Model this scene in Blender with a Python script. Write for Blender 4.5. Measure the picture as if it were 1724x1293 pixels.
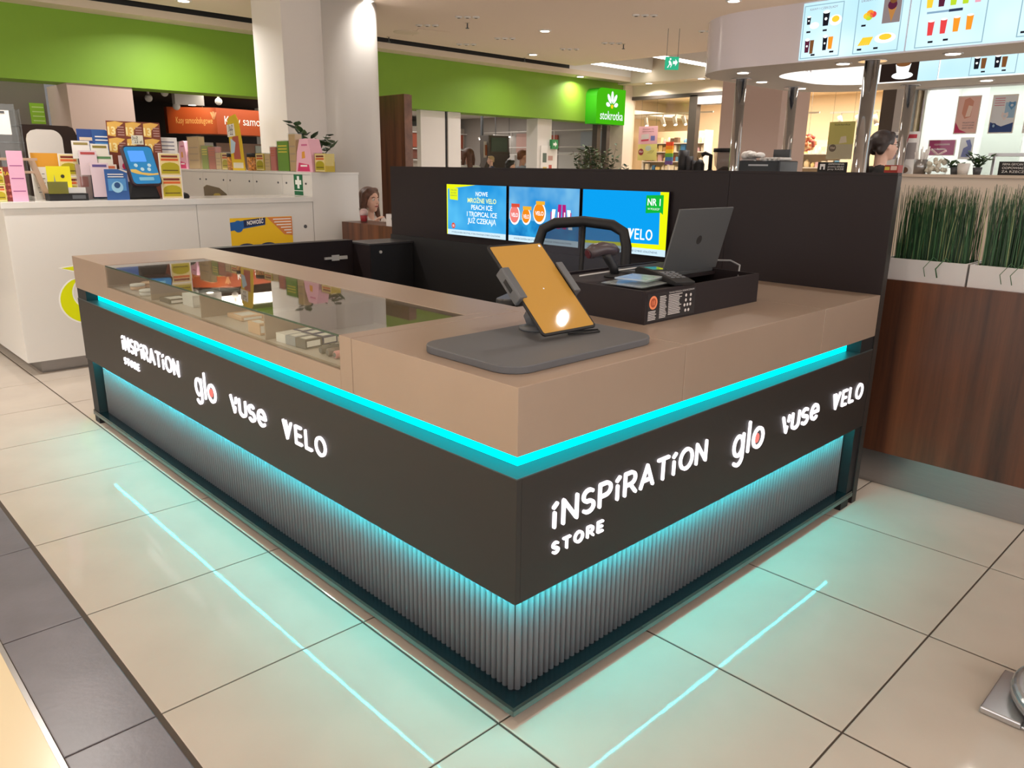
import bpy, bmesh, math, random
from mathutils import Vector, Matrix, Quaternion
random.seed(7)
for o_ in list(bpy.data.objects): bpy.data.objects.remove(o_, do_unlink=True)
SC = bpy.context.scene
COL = SC.collection
# ------------------------------------------------------------------ camera
CAM = Vector((-1.28191, -1.29965, 1.52326))
CR = Vector((0.72030127, -0.69355446, 0.01217776))
CU = Vector((0.17941015, 0.20323005, 0.96255366))
CF = Vector((0.67005826, 0.69114381, -0.27081757))
FPX = 1294.52
cd = bpy.data.cameras.new('camera'); cam = bpy.data.objects.new('camera', cd); COL.objects.link(cam)
cam.matrix_world = Matrix(((CR.x, CU.x, -CF.x, CAM.x), (CR.y, CU.y, -CF.y, CAM.y), (CR.z, CU.z, -CF.z, CAM.z), (0, 0, 0, 1)))
cd.sensor_width = 36; cd.lens = FPX / 1724 * 36; cd.clip_start = .02; cd.clip_end = 200
SC.camera = cam
# ------------------------------------------------------------------ world, exposure
w = bpy.data.worlds.new('mall_air'); SC.world = w; w.use_nodes = True
w.node_tree.nodes['Background'].inputs[0].default_value = (1.0, .965, .94, 1)
w.node_tree.nodes['Background'].inputs[1].default_value = 2.2
vs = SC.view_settings
vs.view_transform = 'Standard'; vs.look = 'None'; vs.gamma = 1; vs.use_curve_mapping = False
vs.exposure = 0.12
DOWNLIGHT_W = 7.5
DOWNLIGHT_FAR_W = 34.0
# ------------------------------------------------------------------ helpers
def lin(c):
    if isinstance(c, str): c = tuple(int(c[i:i+2], 16) / 255 for i in (0, 2, 4))
    return tuple((x / 12.92 if x <= .04045 else ((x + .055) / 1.055) ** 2.4) for x in c)
MATS = {}
def mat(name, col='808080', rough=.5, metal=0., spec=.5, coat=0., emit=0., noise=0., scale=8., bump=0., bscale=200., stretch=None, col2=None, alpha=1.):
    if name in MATS: return MATS[name]
    m = bpy.data.materials.new(name); m.use_nodes = True; MATS[name] = m
    nt = m.node_tree; b = nt.nodes['Principled BSDF']; c = lin(col)
    b.inputs['Base Color'].default_value = (*c, 1); b.inputs['Roughness'].default_value = rough
    b.inputs['Metallic'].default_value = metal; b.inputs['Specular IOR Level'].default_value = spec
    b.inputs['Coat Weight'].default_value = coat; b.inputs['Coat Roughness'].default_value = .06
    b.inputs['Alpha'].default_value = alpha
    if emit:
        b.inputs['Emission Color'].default_value = (*c, 1); b.inputs['Emission Strength'].default_value = emit
    tc = None
    if noise or col2 or bump:
        tc = nt.nodes.new('ShaderNodeTexCoord'); mp = nt.nodes.new('ShaderNodeMapping')
        nt.links.new(tc.outputs['Object'], mp.inputs[0])
        if stretch: mp.inputs['Scale'].default_value = stretch
    if noise or col2:
        n = nt.nodes.new('ShaderNodeTexNoise'); n.inputs['Scale'].default_value = scale; n.inputs['Detail'].default_value = 6
        nt.links.new(mp.outputs[0], n.inputs['Vector'])
        r = nt.nodes.new('ShaderNodeValToRGB'); nt.links.new(n.outputs['Fac'], r.inputs[0])
        c2 = lin(col2) if col2 else tuple(min(1, x * (1 + noise)) for x in c)
        c1 = c if col2 else tuple(x * (1 - noise) for x in c)
        r.color_ramp.elements[0].position = .35; r.color_ramp.elements[1].position = .65
        r.color_ramp.elements[0].color = (*c1, 1); r.color_ramp.elements[1].color = (*c2, 1)
        nt.links.new(r.outputs[0], b.inputs['Base Color'])
    if bump:
        n2 = nt.nodes.new('ShaderNodeTexNoise'); n2.inputs['Scale'].default_value = bscale; n2.inputs['Detail'].default_value = 3
        nt.links.new(mp.outputs[0], n2.inputs['Vector'])
        bp = nt.nodes.new('ShaderNodeBump'); bp.inputs['Strength'].default_value = bump; bp.inputs['Distance'].default_value = .002
        nt.links.new(n2.outputs['Fac'], bp.inputs['Height']); nt.links.new(bp.outputs[0], b.inputs['Normal'])
    return m
def emi(name, col, s):
    if name in MATS: return MATS[name]
    m = bpy.data.materials.new(name); m.use_nodes = True; MATS[name] = m
    nt = m.node_tree; nt.nodes.clear(); o = nt.nodes.new('ShaderNodeOutputMaterial'); e = nt.nodes.new('ShaderNodeEmission')
    e.inputs[0].default_value = (*lin(col), 1); e.inputs[1].default_value = s; nt.links.new(e.outputs[0], o.inputs[0]); return m
def glass(name, tint='ffffff', boost=1.0, base=0.0):
    """clear sheet: see-through with Fresnel reflection"""
    if name in MATS: return MATS[name]
    m = bpy.data.materials.new(name); m.use_nodes = True; MATS[name] = m
    nt = m.node_tree; nt.nodes.clear(); o = nt.nodes.new('ShaderNodeOutputMaterial')
    t = nt.nodes.new('ShaderNodeBsdfTransparent'); t.inputs[0].default_value = (*lin(tint), 1)
    g = nt.nodes.new('ShaderNodeBsdfGlossy'); g.inputs['Roughness'].default_value = .01
    lw = nt.nodes.new('ShaderNodeLayerWeight'); lw.inputs[0].default_value = .5
    f = nt.nodes.new('ShaderNodeMath'); f.operation = 'POWER'; f.inputs[1].default_value = 4.2; nt.links.new(lw.outputs['Facing'], f.inputs[0])
    ma = nt.nodes.new('ShaderNodeMath'); ma.operation = 'MULTIPLY_ADD'; ma.use_clamp = True
    ma.inputs[1].default_value = boost; ma.inputs[2].default_value = base; nt.links.new(f.outputs[0], ma.inputs[0])
    mx = nt.nodes.new('ShaderNodeMixShader'); nt.links.new(ma.outputs[0], mx.inputs[0])
    nt.links.new(t.outputs[0], mx.inputs[1]); nt.links.new(g.outputs[0], mx.inputs[2]); nt.links.new(mx.outputs[0], o.inputs[0]); return m
WL = {}          # world location of every root
def tag(o, label=None, cat=None, group=None, kind=None):
    if label: o['label'] = label
    if cat: o['category'] = cat
    if group: o['group'] = group
    if kind: o['kind'] = kind
    return o
def thing(name, label, cat, loc=(0, 0, 0), rz=0., group=None, kind=None):
    e = bpy.data.objects.new(name, None); COL.objects.link(e); e.location = loc; e.rotation_euler = (0, 0, rz)
    e.empty_display_size = .05
    return tag(e, label, cat, group, kind)
def wmat(o):
    m = Matrix.LocRotScale(o.location, o.rotation_euler, o.scale)
    return wmat(o.parent) @ m if o.parent else m
class MB:
    def __init__(s): s.v = []; s.f = []; s.mi = []; s.sm = []
    def add(s, vs_, fs, mi=0, sm=False):
        k = len(s.v); s.v += [tuple(a) for a in vs_]
        for f in fs: s.f.append([i + k for i in f]); s.mi.append(mi); s.sm.append(sm)
        return s
    def box(s, x0, x1, y0, y1, z0, z1, mi=0):
        x0, x1 = min(x0, x1), max(x0, x1); y0, y1 = min(y0, y1), max(y0, y1); z0, z1 = min(z0, z1), max(z0, z1)
        return s.add([(x0,y0,z0),(x1,y0,z0),(x1,y1,z0),(x0,y1,z0),(x0,y0,z1),(x1,y0,z1),(x1,y1,z1),(x0,y1,z1)],
                     [(3,2,1,0),(4,5,6,7),(0,1,5,4),(1,2,6,5),(2,3,7,6),(3,0,4,7)], mi)
    def obox(s, c, u, v, n, a, b, d, mi=0):
        """oriented box: centre c, half sizes a,b,d along u,v,n"""
        c = Vector(c); u = Vector(u).normalized() * a; v = Vector(v).normalized() * b; n = Vector(n).normalized() * d
        P = [c - u - v - n, c + u - v - n, c + u + v - n, c - u + v - n, c - u - v + n, c + u - v + n, c + u + v + n, c - u + v + n]
        return s.add(P, [(3,2,1,0),(4,5,6,7),(0,1,5,4),(1,2,6,5),(2,3,7,6),(3,0,4,7)], mi)
    def prism(s, pts, o, u, v, n, d0, d1, mi=0, sm=False):
        """polygon pts (in u,v from o) extruded along n from d0 to d1"""
        o = Vector(o); u = Vector(u); v = Vector(v); n = Vector(n); k = len(pts)
        A = [o + u * p[0] + v * p[1] + n * d0 for p in pts]; B = [o + u * p[0] + v * p[1] + n * d1 for p in pts]
        fl = u.cross(v).dot(n) * (d1 - d0) < 0
        ar = sum(pts[i][0] * pts[(i+1) % k][1] - pts[(i+1) % k][0] * pts[i][1] for i in range(k)) < 0
        side = [(i, (i+1) % k, k + (i+1) % k, k + i) for i in range(k)]
        fs = [tuple(reversed(range(k))), tuple(range(k, 2*k))]
        if fl != ar: fs = [tuple(reversed(f)) for f in fs]; side = [tuple(reversed(f)) for f in side]
        s.add(A + B, fs, mi, False); kk = len(s.v) - 2 * k
        for f in side: s.f.append([i + kk for i in f]); s.mi.append(mi); s.sm.append(sm)
        return s
    def tube(s, pts, r, seg=8, mi=0, cap=True):
        pts = [Vector(p) for p in pts]; n = len(pts); rs = r if isinstance(r, (list, tuple)) else [r] * n
        rings = []; up = None
        for i, p in enumerate(pts):
            t = (pts[min(i+1, n-1)] - pts[max(i-1, 0)]).normalized()
            if up is None: up = Vector((0,0,1)) if abs(t.z) < .9 else Vector((1,0,0))
            a = t.cross(up); a = a.normalized() if a.length > 1e-6 else t.orthogonal().normalized()
            b = a.cross(t); up = b
            rings.append([p + (a * math.cos(2*math.pi*j/seg) + b * math.sin(2*math.pi*j/seg)) * rs[i] for j in range(seg)])
        vv = [q for g in rings for q in g]; fs = []
        for i in range(n - 1):
            for j in range(seg):
                fs.append((i*seg + j, i*seg + (j+1) % seg, (i+1)*seg + (j+1) % seg, (i+1)*seg + j))
        k0 = len(s.f); s.add(vv, [tuple(reversed(f)) for f in fs], mi, True)
        if cap:
            k = len(s.v) - len(vv)
            s.f.append([k + j for j in range(seg)]); s.mi.append(mi); s.sm.append(False)
            s.f.append([k + (n-1)*seg + j for j in reversed(range(seg))]); s.mi.append(mi); s.sm.append(False)
        return s
    def lathe(s, prof, c=(0,0,0), seg=24, mi=0, sx=1., sy=1.):
        """profile [(r,z)...] around z"""
        c = Vector(c); vv = []; fs = []; n = len(prof)
        for r, z in prof:
            for j in range(seg):
                a = 2*math.pi*j/seg; vv.append(c + Vector((r*math.cos(a)*sx, r*math.sin(a)*sy, z)))
        for i in range(n-1):
            for j in range(seg): fs.append((i*seg+j, i*seg+(j+1) % seg, (i+1)*seg+(j+1) % seg, (i+1)*seg+j))
        s.add(vv, fs, mi, True); k = len(s.v) - len(vv)
        if prof[0][0] > 1e-5: s.f.append([k + j for j in reversed(range(seg))]); s.mi.append(mi); s.sm.append(False)
        if prof[-1][0] > 1e-5: s.f.append([k + (n-1)*seg + j for j in range(seg)]); s.mi.append(mi); s.sm.append(False)
        return s
    def ball(s, c, rx, ry=None, rz=None, seg=12, rings=8, M=None, mi=0):
        ry = ry or rx; rz = rz or rx; c = Vector(c); vv = []; fs = []
        for i in range(rings + 1):
            th = math.pi * i / rings
            for j in range(seg):
                a = 2*math.pi*j/seg
                q = Vector((rx*math.sin(th)*math.cos(a), ry*math.sin(th)*math.sin(a), -rz*math.cos(th)))
                vv.append(c + (M @ q if M else q))
        for i in range(rings):
            for j in range(seg): fs.append((i*seg+j, i*seg+(j+1) % seg, (i+1)*seg+(j+1) % seg, (i+1)*seg+j))
        return s.add(vv, fs, mi, True)
    def build(s, name, m, parent=None, bevel=0., world=True, seg=2, origin=None, kind=None):
        me = bpy.data.meshes.new(name); vv = s.v; loc = None
        if parent is not None:
            if world:
                inv = wmat(parent).inverted(); vv = [inv @ Vector(a) for a in vv]
        else:
            if origin is None:
                xs = [a[0] for a in vv]; ys = [a[1] for a in vv]; zs = [a[2] for a in vv]
                origin = ((min(xs)+max(xs))/2, (min(ys)+max(ys))/2, min(zs))
            loc = Vector(origin); vv = [Vector(a) - loc for a in vv]
        me.from_pydata([tuple(a) for a in vv], [], s.f)
        for p, a, b in zip(me.polygons, s.mi, s.sm): p.material_index = a; p.use_smooth = b
        for q in (m if isinstance(m, (list, tuple)) else [m]): me.materials.append(q)
        if bevel:
            bm = bmesh.new(); bm.from_mesh(me); bmesh.ops.remove_doubles(bm, verts=bm.verts, dist=1e-6)
            es = [e for e in bm.edges if len(e.link_faces) == 2 and e.calc_face_angle(0) > .5]
            bmesh.ops.bevel(bm, geom=es, offset=bevel, segments=seg, profile=.5, affect='EDGES', clamp_overlap=True)
            bm.to_mesh(me); bm.free()
        me.validate(); me.update()
        o = bpy.data.objects.new(name, me); COL.objects.link(o)
        if parent is not None: o.parent = parent
        else: o.location = loc
        if kind: o['kind'] = kind
        return o
def link_copy(o, parent=None, loc=None, rz=None):
    c = o.copy(); COL.objects.link(c)
    if parent is not None: c.parent = parent
    if loc is not None: c.location = loc
    if rz is not None: c.rotation_euler = (0, 0, rz)
    return c
def copy_tree(o, parent=None):
    c = o.copy(); COL.objects.link(c); c.parent = parent
    for ch in o.children: copy_tree(ch, c)
    return c
def bx(name, m, parent, x0, x1, y0, y1, z0, z1, bevel=0., kind=None):
    return MB().box(x0, x1, y0, y1, z0, z1).build(name, m, parent, bevel, kind=kind)
def rrect(w, h, r, n=5, ox=0., oy=0.):
    pts = []
    for cx, cy, a0 in ((w/2-r, h/2-r, 0), (-w/2+r, h/2-r, 90), (-w/2+r, -h/2+r, 180), (w/2-r, -h/2+r, 270)):
        for i in range(n+1):
            a = math.radians(a0 + 90*i/n); pts.append((ox + cx + r*math.cos(a), oy + cy + r*math.sin(a)))
    return pts
def P(px, py, **k):
    """point of the photograph's ray (px,py) on a wall, counter or floor plane of the place"""
    d = CF + CR * ((px - 862) / FPX) - CU * ((py - 646.5) / FPX)
    a, v = list(k.items())[0]; i = 'xyz'.index(a)
    return CAM + d * ((v - CAM[i]) / d[i])
X3, Y3, Z3 = Vector((1,0,0)), Vector((0,1,0)), Vector((0,0,1))
def text(body, o, u, v, m, parent, w=None, h=None, size=.1, d=.0006, align='LEFT', name='lettering', bold=0.):
    """raised print: body set from o along u, up v; fitted to width w and/or cap height h"""
    cu = bpy.data.curves.new('t', 'FONT'); cu.body = body; cu.size = 1; cu.align_x = align; cu.resolution_u = 3
    cu.offset = bold
    to = bpy.data.objects.new('t', cu); COL.objects.link(to)
    dg = bpy.context.evaluated_depsgraph_get(); dg.update()
    me0 = bpy.data.meshes.new_from_object(to.evaluated_get(dg))
    bpy.data.objects.remove(to, do_unlink=True); bpy.data.curves.remove(cu)
    co = [q.co.copy() for q in me0.vertices]; fs = [tuple(p.vertices) for p in me0.polygons]
    bpy.data.meshes.remove(me0)
    if not co: return None
    x0, x1 = min(c.x for c in co), max(c.x for c in co); y0, y1 = min(c.y for c in co), max(c.y for c in co)
    sx = sy = size
    if w and h: sx = w / (x1 - x0); sy = h / .70
    elif w: sx = sy = w / (x1 - x0)
    elif h: sx = sy = h / .70
    ax = x0 if align == 'LEFT' else ((x0 + x1) / 2 if align == 'CENTER' else x1)
    o = Vector(o); u = Vector(u).normalized(); v = Vector(v).normalized(); n = u.cross(v).normalized()
    vv = [o + u * ((c.x - ax) * sx) + v * (c.y * sy) + n * d for c in co]
    b = MB(); b.add(vv, fs); return b.build(name, m, parent)
def quad(name, m, parent, o, u, v, w, h, d=.0004, th=.0004):
    """thin sheet from o spanning u*w, v*h, standing d proud"""
    o = Vector(o); u = Vector(u).normalized(); v = Vector(v).normalized(); n = u.cross(v)
    return MB().obox(o + u*w/2 + v*h/2 + n*d, u, v, n, w/2, h/2, th/2).build(name, m, parent)
def poly(name, m, parent, pts, o, u, v, d=.0008, th=.0003):
    u = Vector(u).normalized(); v = Vector(v).normalized(); n = u.cross(v)
    return MB().prism(pts, o, u, v, n, d - th, d).build(name, m, parent)
def disc(cx, cy, r, n=20, ry=None): return [(cx + r*math.cos(2*math.pi*i/n), cy + (ry or r)*math.sin(2*math.pi*i/n)) for i in range(n)]
# stroke lettering: every stroke is a rounded bar
def arc(cx, cy, rx, ry, a0, a1, n=10): return [(cx + rx*math.cos(math.radians(a0+(a1-a0)*i/n)), cy + ry*math.sin(math.radians(a0+(a1-a0)*i/n))) for i in range(n+1)]
GL = {
 'i': (.16, [[(.06,0),(.06,.6)], [(.02,.86),(.15,.99)]]),
 'N': (.62, [[(0,0),(0,1),(.62,0),(.62,1)]]),
 'S': (.52, [arc(.26,.74,.25,.26,45,250,9) + arc(.26,.25,.26,.25,80,-140,10)]),
 'P': (.55, [[(0,0),(0,1),(.28,1)] + arc(.28,.72,.27,.28,80,-90,8) + [(0,.44)]]),
 'R': (.58, [[(0,0),(0,1),(.28,1)] + arc(.28,.72,.27,.28,80,-90,8) + [(0,.44)], [(.28,.44),(.58,0)]]),
 'A': (.68, [[(0,0),(.34,1),(.68,0)], [(.14,.3),(.54,.3)]]),
 'T': (.6, [[(0,1),(.6,1)], [(.3,1),(.3,0)]]),
 'O': (.76, [arc(.38,.5,.38,.5,90,450,20)]),
 'E': (.48, [[(.48,1),(0,1),(0,0),(.48,0)], [(0,.5),(.42,.5)]]),
 'L': (.46, [[(0,1),(0,0),(.46,0)]]),
 'V': (.7, [[(0,1),(.3,0)], [(.22,1),(.42,.3)], [(.3,0),(.4,.3),(.7,1)]]),
 'g': (.74, [arc(.34,.5,.34,.46,90,450,18), [(.7,.98),(.7,0)] + arc(.36,-.06,.34,.36,0,-140,8)]),
 'l': (.02, [[(.01,.04),(.01,1.42)]]),
 'o': (.8, [arc(.4,.5,.4,.46,90,450,18)]),
 'v': (.5, [[(0,1),(.3,0)], [(.3,0),(.36,.3)], [(.5,.98),(.46,.68)]]),
 'u': (.56, [[(0,1),(0,.3)] + arc(.28,.28,.28,.28,180,360,8) + [(.56,1)]]),
 's': (.5, [arc(.25,.73,.24,.25,45,250,9) + arc(.25,.26,.25,.26,80,-140,10)]),
 'e': (.64, [[(.03,.5),(.64,.5)] + arc(.33,.5,.32,.48,0,310,14)]),
}
def strokes(word, o, u, v, wid, hgt, sw, m, parent, gap=.3, d0=0., d1=.006, name='lettering'):
    o = Vector(o); u = Vector(u); v = Vector(v); n = u.cross(v)
    tot = sum(GL[c][0] for c in word) + gap * (len(word) - 1); sx = wid / tot; x = 0; res = []
    for c in word:
        b = MB(); wd, st = GL[c]
        for s in st:
            q = [(( x + a) * sx, y * hgt) for a, y in s]
            for i in range(len(q) - 1):
                a, e = Vector(q[i]), Vector(q[i+1]); t = (e - a)
                if t.length < 1e-6: continue
                p = Vector((-t.y, t.x)).normalized() * sw / 2; an = math.atan2(p.y, p.x); pts = []
                for k in range(6): pts.append((a.x + sw/2*math.cos(an + math.pi*k/5), a.y + sw/2*math.sin(an + math.pi*k/5)))
                for k in range(6): pts.append((e.x + sw/2*math.cos(an + math.pi + math.pi*k/5), e.y + sw/2*math.sin(an + math.pi + math.pi*k/5)))
                b.prism(pts, o, u, v, n, d0, d1)
        res.append(b.build('letter', m, parent)); x += wd + gap
    return res
# ------------------------------------------------------------------ materials of the place
M_tile = mat('cream_floor_tile', 'bdb4aa', .05, spec=.09, noise=.035, scale=3.5)
M_tile2 = mat('slate_floor_tile', '6d6b74', .3, spec=.5, noise=.1, scale=5, bump=.15, bscale=60)
M_grout = mat('dark_grout', '4a4038', .8)
M_floor = mat('mall_floor', 'cfc5b6', .2, noise=.03, scale=2)
M_yel = mat('pale_yellow_floor', 'e6d6b4', .22)
M_ceil = mat('beige_ceiling_paint', 'ead8c8', .85, bump=.05, bscale=90)
M_bulk = mat('cream_bulkhead_paint', 'dccdb8', .85)
M_green = mat('green_fascia_paint', '7ba62c', .6, noise=.02, scale=3)
M_white = mat('white_laminate', 'dedcd8', .12, spec=.5)
M_whitem = mat('white_paint', 'e2ddd8', .7)
M_greyp = mat('grey_paint', 'b9b6b4', .75)
M_cream = mat('cream_paint', 'e6d6c2', .7)
M_black = mat('black_laminate', '241d1f', .5, spec=.22, bump=.08, bscale=500)
M_blackf = mat('black_fascia_laminate', '2b2826', .45, spec=.35, bump=.1, bscale=700)
M_bronze = mat('bronze_beige_laminate', 'a28e7e', .36, metal=.25, spec=.5, bump=.04, bscale=600, noise=.02, scale=4)
M_dark = mat('matt_black', '121114', .6)
M_flute = mat('charcoal_fluted_felt', '66666a', .65)
M_steel = mat('brushed_steel', 'a5a3a3', .28, metal=.9, stretch=(1, 1, 60), noise=.04, scale=12)
M_chrome = mat('polished_chrome', 'c9c9cb', .08, metal=1)
M_gun = mat('grey_plastic', '55575b', .45)
M_paper = mat('white_paper', 'ece8e4', .8)
M_cyan = emi('cyan_led', '00dce6', 3.4)
M_led = emi('cyan_led_strip', '08d4d8', 430)
M_letter = emi('lit_white_letters', 'fff6fb', 1.9)
M_red = emi('lit_red_dot', 'f07a70', 1.2)
M_lamp = emi('lamp_disc', 'fff0dc', 9)
M_tubew = emi('tube_lamp', 'fff8f0', 6)
GL_CASE = glass('case_glass', 'f6f9f7', .95, .03)
GL_ACR = glass('clear_acrylic', 'f8fafa', .8, .04)
GL_WIN = glass('shop_glass', 'fafaf8', .5, .02)
def wood(name, c1, c2, stretch):
    if name in MATS: return MATS[name]
    m = bpy.data.materials.new(name); m.use_nodes = True; MATS[name] = m; nt = m.node_tree; b = nt.nodes['Principled BSDF']
    tc = nt.nodes.new('ShaderNodeTexCoord'); mp = nt.nodes.new('ShaderNodeMapping'); mp.inputs['Scale'].default_value = stretch
    nt.links.new(tc.outputs['Object'], mp.inputs[0])
    n = nt.nodes.new('ShaderNodeTexNoise'); n.inputs['Scale'].default_value = 1; n.inputs['Detail'].default_value = 7; n.inputs['Roughness'].default_value = .62
    nt.links.new(mp.outputs[0], n.inputs['Vector'])
    r = nt.nodes.new('ShaderNodeValToRGB'); r.color_ramp.elements[0].position = .3; r.color_ramp.elements[1].position = .72
    r.color_ramp.elements[0].color = (*lin(c1), 1); r.color_ramp.elements[1].color = (*lin(c2), 1)
    nt.links.new(n.outputs['Fac'], r.inputs[0]); nt.links.new(r.outputs[0], b.inputs['Base Color']); b.inputs['Roughness'].default_value = .34
    return m
M_wood = wood('dark_walnut', '34201a', '7a4a30', (9, 9, .45))
M_wood2 = wood('mid_walnut', '5a3826', '8a5c40', (6, .6, 6))
# ------------------------------------------------------------------ floor
flo = thing('floor', None, None, kind='structure')
MB().box(-12, 20, -12, -2.75, -.1, 0).build('floor_slab', M_floor, flo)
MB().box(-12, 20, 8.34, 20, -.1, 0).build('floor_slab', M_floor, flo)
MB().box(11.62, 20, -2.75, 8.34, -.1, 0).build('floor_slab', M_floor, flo)
MB().box(-12, -.965, -2.75, 8.34, -.1, -.001).build('yellow_floor', M_yel, flo)
MB().box(-.96, 11.62, -2.75, 8.34, -.1, -.0035).build('grout_bed', M_grout, flo)
TX0, TY0, TPX, TPY = -.015, .045, .684, .69
def tile_mesh(a, b):
    m = MB(); e = .0025
    m.add([(-a,-b,-.0035),(a,-b,-.0035),(a,b,-.0035),(-a,b,-.0035),(-a,-b,-.001),(a,-b,-.001),(a,b,-.001),(-a,b,-.001),
           (-a+e,-b+e,0),(a-e,-b+e,0),(a-e,b-e,0),(-a+e,b-e,0)],
          [(0,1,5,4),(1,2,6,5),(2,3,7,6),(3,0,4,7),(4,5,9,8),(5,6,10,9),(6,7,11,10),(7,4,8,11),(8,9,10,11)])
    return m
t0 = tile_mesh(TPX/2 - .0042, TPY/2 - .0032).build('tile', M_tile, flo, world=False)
first = True
for i in range(-1, 17):
    for j in range(-4, 12):
        c = (TX0 + (i + .5) * TPX, TY0 + (j + .5) * TPY, 0)
        if first: t0.location = c; first = False
        else: link_copy(t0, loc=c)
t1 = tile_mesh(.118, TPY/2 - .0025).build('tile', M_tile2, flo, world=False)
for j in range(-4, 12):
    c = (-.83, TY0 + (j + .5) * TPY, -.0005)
    if j == -4: t1.location = c
    else: link_copy(t1, loc=c)
bx('edge_strip', M_steel, flo, -.965, -.951, -2.75, 8.34, -.003, .0008)
# ------------------------------------------------------------------ ceiling
ZC = 3.2
cei = thing('ceiling', None, None, kind='structure')
MB().box(-9, 9.2, -6.5, 8.07, ZC, ZC + .12).build('ceiling_slab', M_ceil, cei)
MB().box(9.2, 13, -6.5, 4.5, ZC, ZC + .12).build('ceiling_slab', M_ceil, cei)
MB().box(-9, 10.9, 8.2, 8.5, 3.085, 3.165).build('ceiling_bulkhead', M_bulk, cei)
MB().box(-9, 9.2, 8.2, 8.5, 3.165, 3.4).build('slot_shade', M_dark, cei)  # black face paints in the shade of the ceiling slot
MB().box(9.2, 10.9, 8.2, 8.5, 3.165, 3.5).build('coffer_side', M_whitem, cei)
MB().box(10.9, 11.3, 4.5, 8.5, 3.055, 3.5).build('ceiling_bulkhead', M_bulk, cei)
MB().box(9.2, 10.9, 4.5, 8.2, 3.46, 3.5).build('coffer_top', M_greyp, cei)
MB().box(9.16, 9.2, 4.5, 8.07, ZC + .12, 3.5).build('coffer_side', M_whitem, cei)
MB().box(-9, 9.2, 8.0, 8.25, 3.36, 3.4).build('slot_lid', M_dark, cei)
poly('access_panel', M_ceil, cei, [(5.164, 7.122), (5.611, 7.048), (5.93, 7.526), (5.452, 7.633)], (0, 0, ZC), X3, -Y3 * -1, d=-.002, th=.004)
MB().lathe([(.13, ZC - .012), (.17, ZC - .006), (.175, ZC)], (5.239, 7.473, 0), 24).build('speaker_grille', M_bulk, cei)
# recessed downlights of the mall ceiling (lit)
def downlight(x, y, z, watt, name='downlight', r=.06, lab=None, real=True):
    t = thing(name, lab, 'lamp', (x, y, z), group='round downlights in the mall ceiling')
    MB().lathe([(r, -.012), (r + .02, -.01), (r + .022, 0)], (x, y, z), 20).build('rim', M_whitem, t)
    MB().lathe([(.001, -.014), (r * .95, -.014)], (x, y, z), 20).build('lamp_disc', M_lamp, t)
    if real:
        l = bpy.data.lights.new('downlight_lamp', 'AREA'); l.shape = 'DISK'; l.size = .09; l.energy = watt; l.color = (1, .94, .87); l.spread = math.radians(150)
        lo = bpy.data.objects.new('downlight_lamp', l); COL.objects.link(lo); lo.parent = t; lo.location = (0, 0, -.02)
    return t
DLV = {(6.334, 6.038): 'lit round downlight in the middle of the beige ceiling above the screens',
       (7.738, 7.633): 'lit round downlight close to the dark ceiling slot', (6.324, 3.358): 'lit round downlight at the top edge beside the curved overhead sign',
       (3.761, 6.155): 'lit round downlight beside the top of the round column', (2.421, 7.622): 'lit round downlight above the green wall on the left'}
for (x, y), lb in DLV.items(): downlight(x, y, ZC, 6 if 'column' in lb else 15 if 'slot' in lb else DOWNLIGHT_FAR_W, lab=lb)
for x in (-4.6, -2.2, .2, 2.6, 5.0):
    for y in (-5.0, -2.6, -.2, 2.2):
        downlight(x, y, ZC, DOWNLIGHT_W, lab='round downlight out in the ceiling over the walkway')
for x in (-4.6, -2.2, -.2):
    downlight(x, 4.6, ZC, DOWNLIGHT_FAR_W, lab='round downlight out in the ceiling over the walkway')
downlight(9.6, 8.3, 3.085, 9, lab='lit round downlight in the cream bulkhead just left of the flower logo sign')
downlight(11.0, 7.85, 3.055, 14, lab='lit round downlight in the bulkhead corner above the pier')
downlight(10.95, 6.7, 3.055, 14, lab='lit round downlight over the entrance of the warm shop')
# unlit triple spots
CLV = [((5.074,6.075),'nearest the column, left'),((5.094,6.857),'beside the round speaker grille'),((6.411,6.857),'between two lit downlights'),((6.403,7.644),'close to the ceiling slot'),
       ((7.696,6.845),'below the lit downlight on the right'),((7.67,6.04),'right of the middle downlight'),((6.354,4.498),'high up in the middle of the ceiling'),((7.736,4.529),'next to the curved overhead sign')]
for (x, y), s in CLV:
    t = thing('triple_spot', 'unlit recessed triple spotlight ' + s, 'lamp', (x, y, ZC), group='unlit triple spots in the ceiling')
    for k in (-1, 0, 1):
        MB().lathe([(.02, -.016), (.042, -.012), (.045, 0)], (x + .1*k*.72, y - .1*k*.69, ZC), 12).build('spot_ring', M_whitem, t)
        MB().lathe([(.001, -.018), (.02, -.018)], (x + .1*k*.72, y - .1*k*.69, ZC), 10).build('spot_lens', M_dark, t)
for (x, y), s in [((5.324,6.367),'above the access panel'),((5.303,7.962),'by the round column'),((7.929,8.005),'at the middle of the ceiling slot'),((6.994,3.783),'near the curved overhead sign'),((7.86,5.984),'in the right part of the ceiling')]:
    t = thing('sprinkler', 'small dark ceiling sprinkler ' + s, 'sprinkler', (x, y, ZC), group='ceiling sprinklers')
    MB().lathe([(.03, 0), (.03, -.006)][::-1], (x, y, ZC), 12).build('rosette', M_bulk, t)
    MB().tube([(x, y, ZC - .004), (x, y, ZC - .06)], .008, 6).build('stem', M_gun, t)
    MB().lathe([(.022, -.066), (.022, -.06)], (x, y, ZC), 10).build('deflector', M_gun, t)
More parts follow.
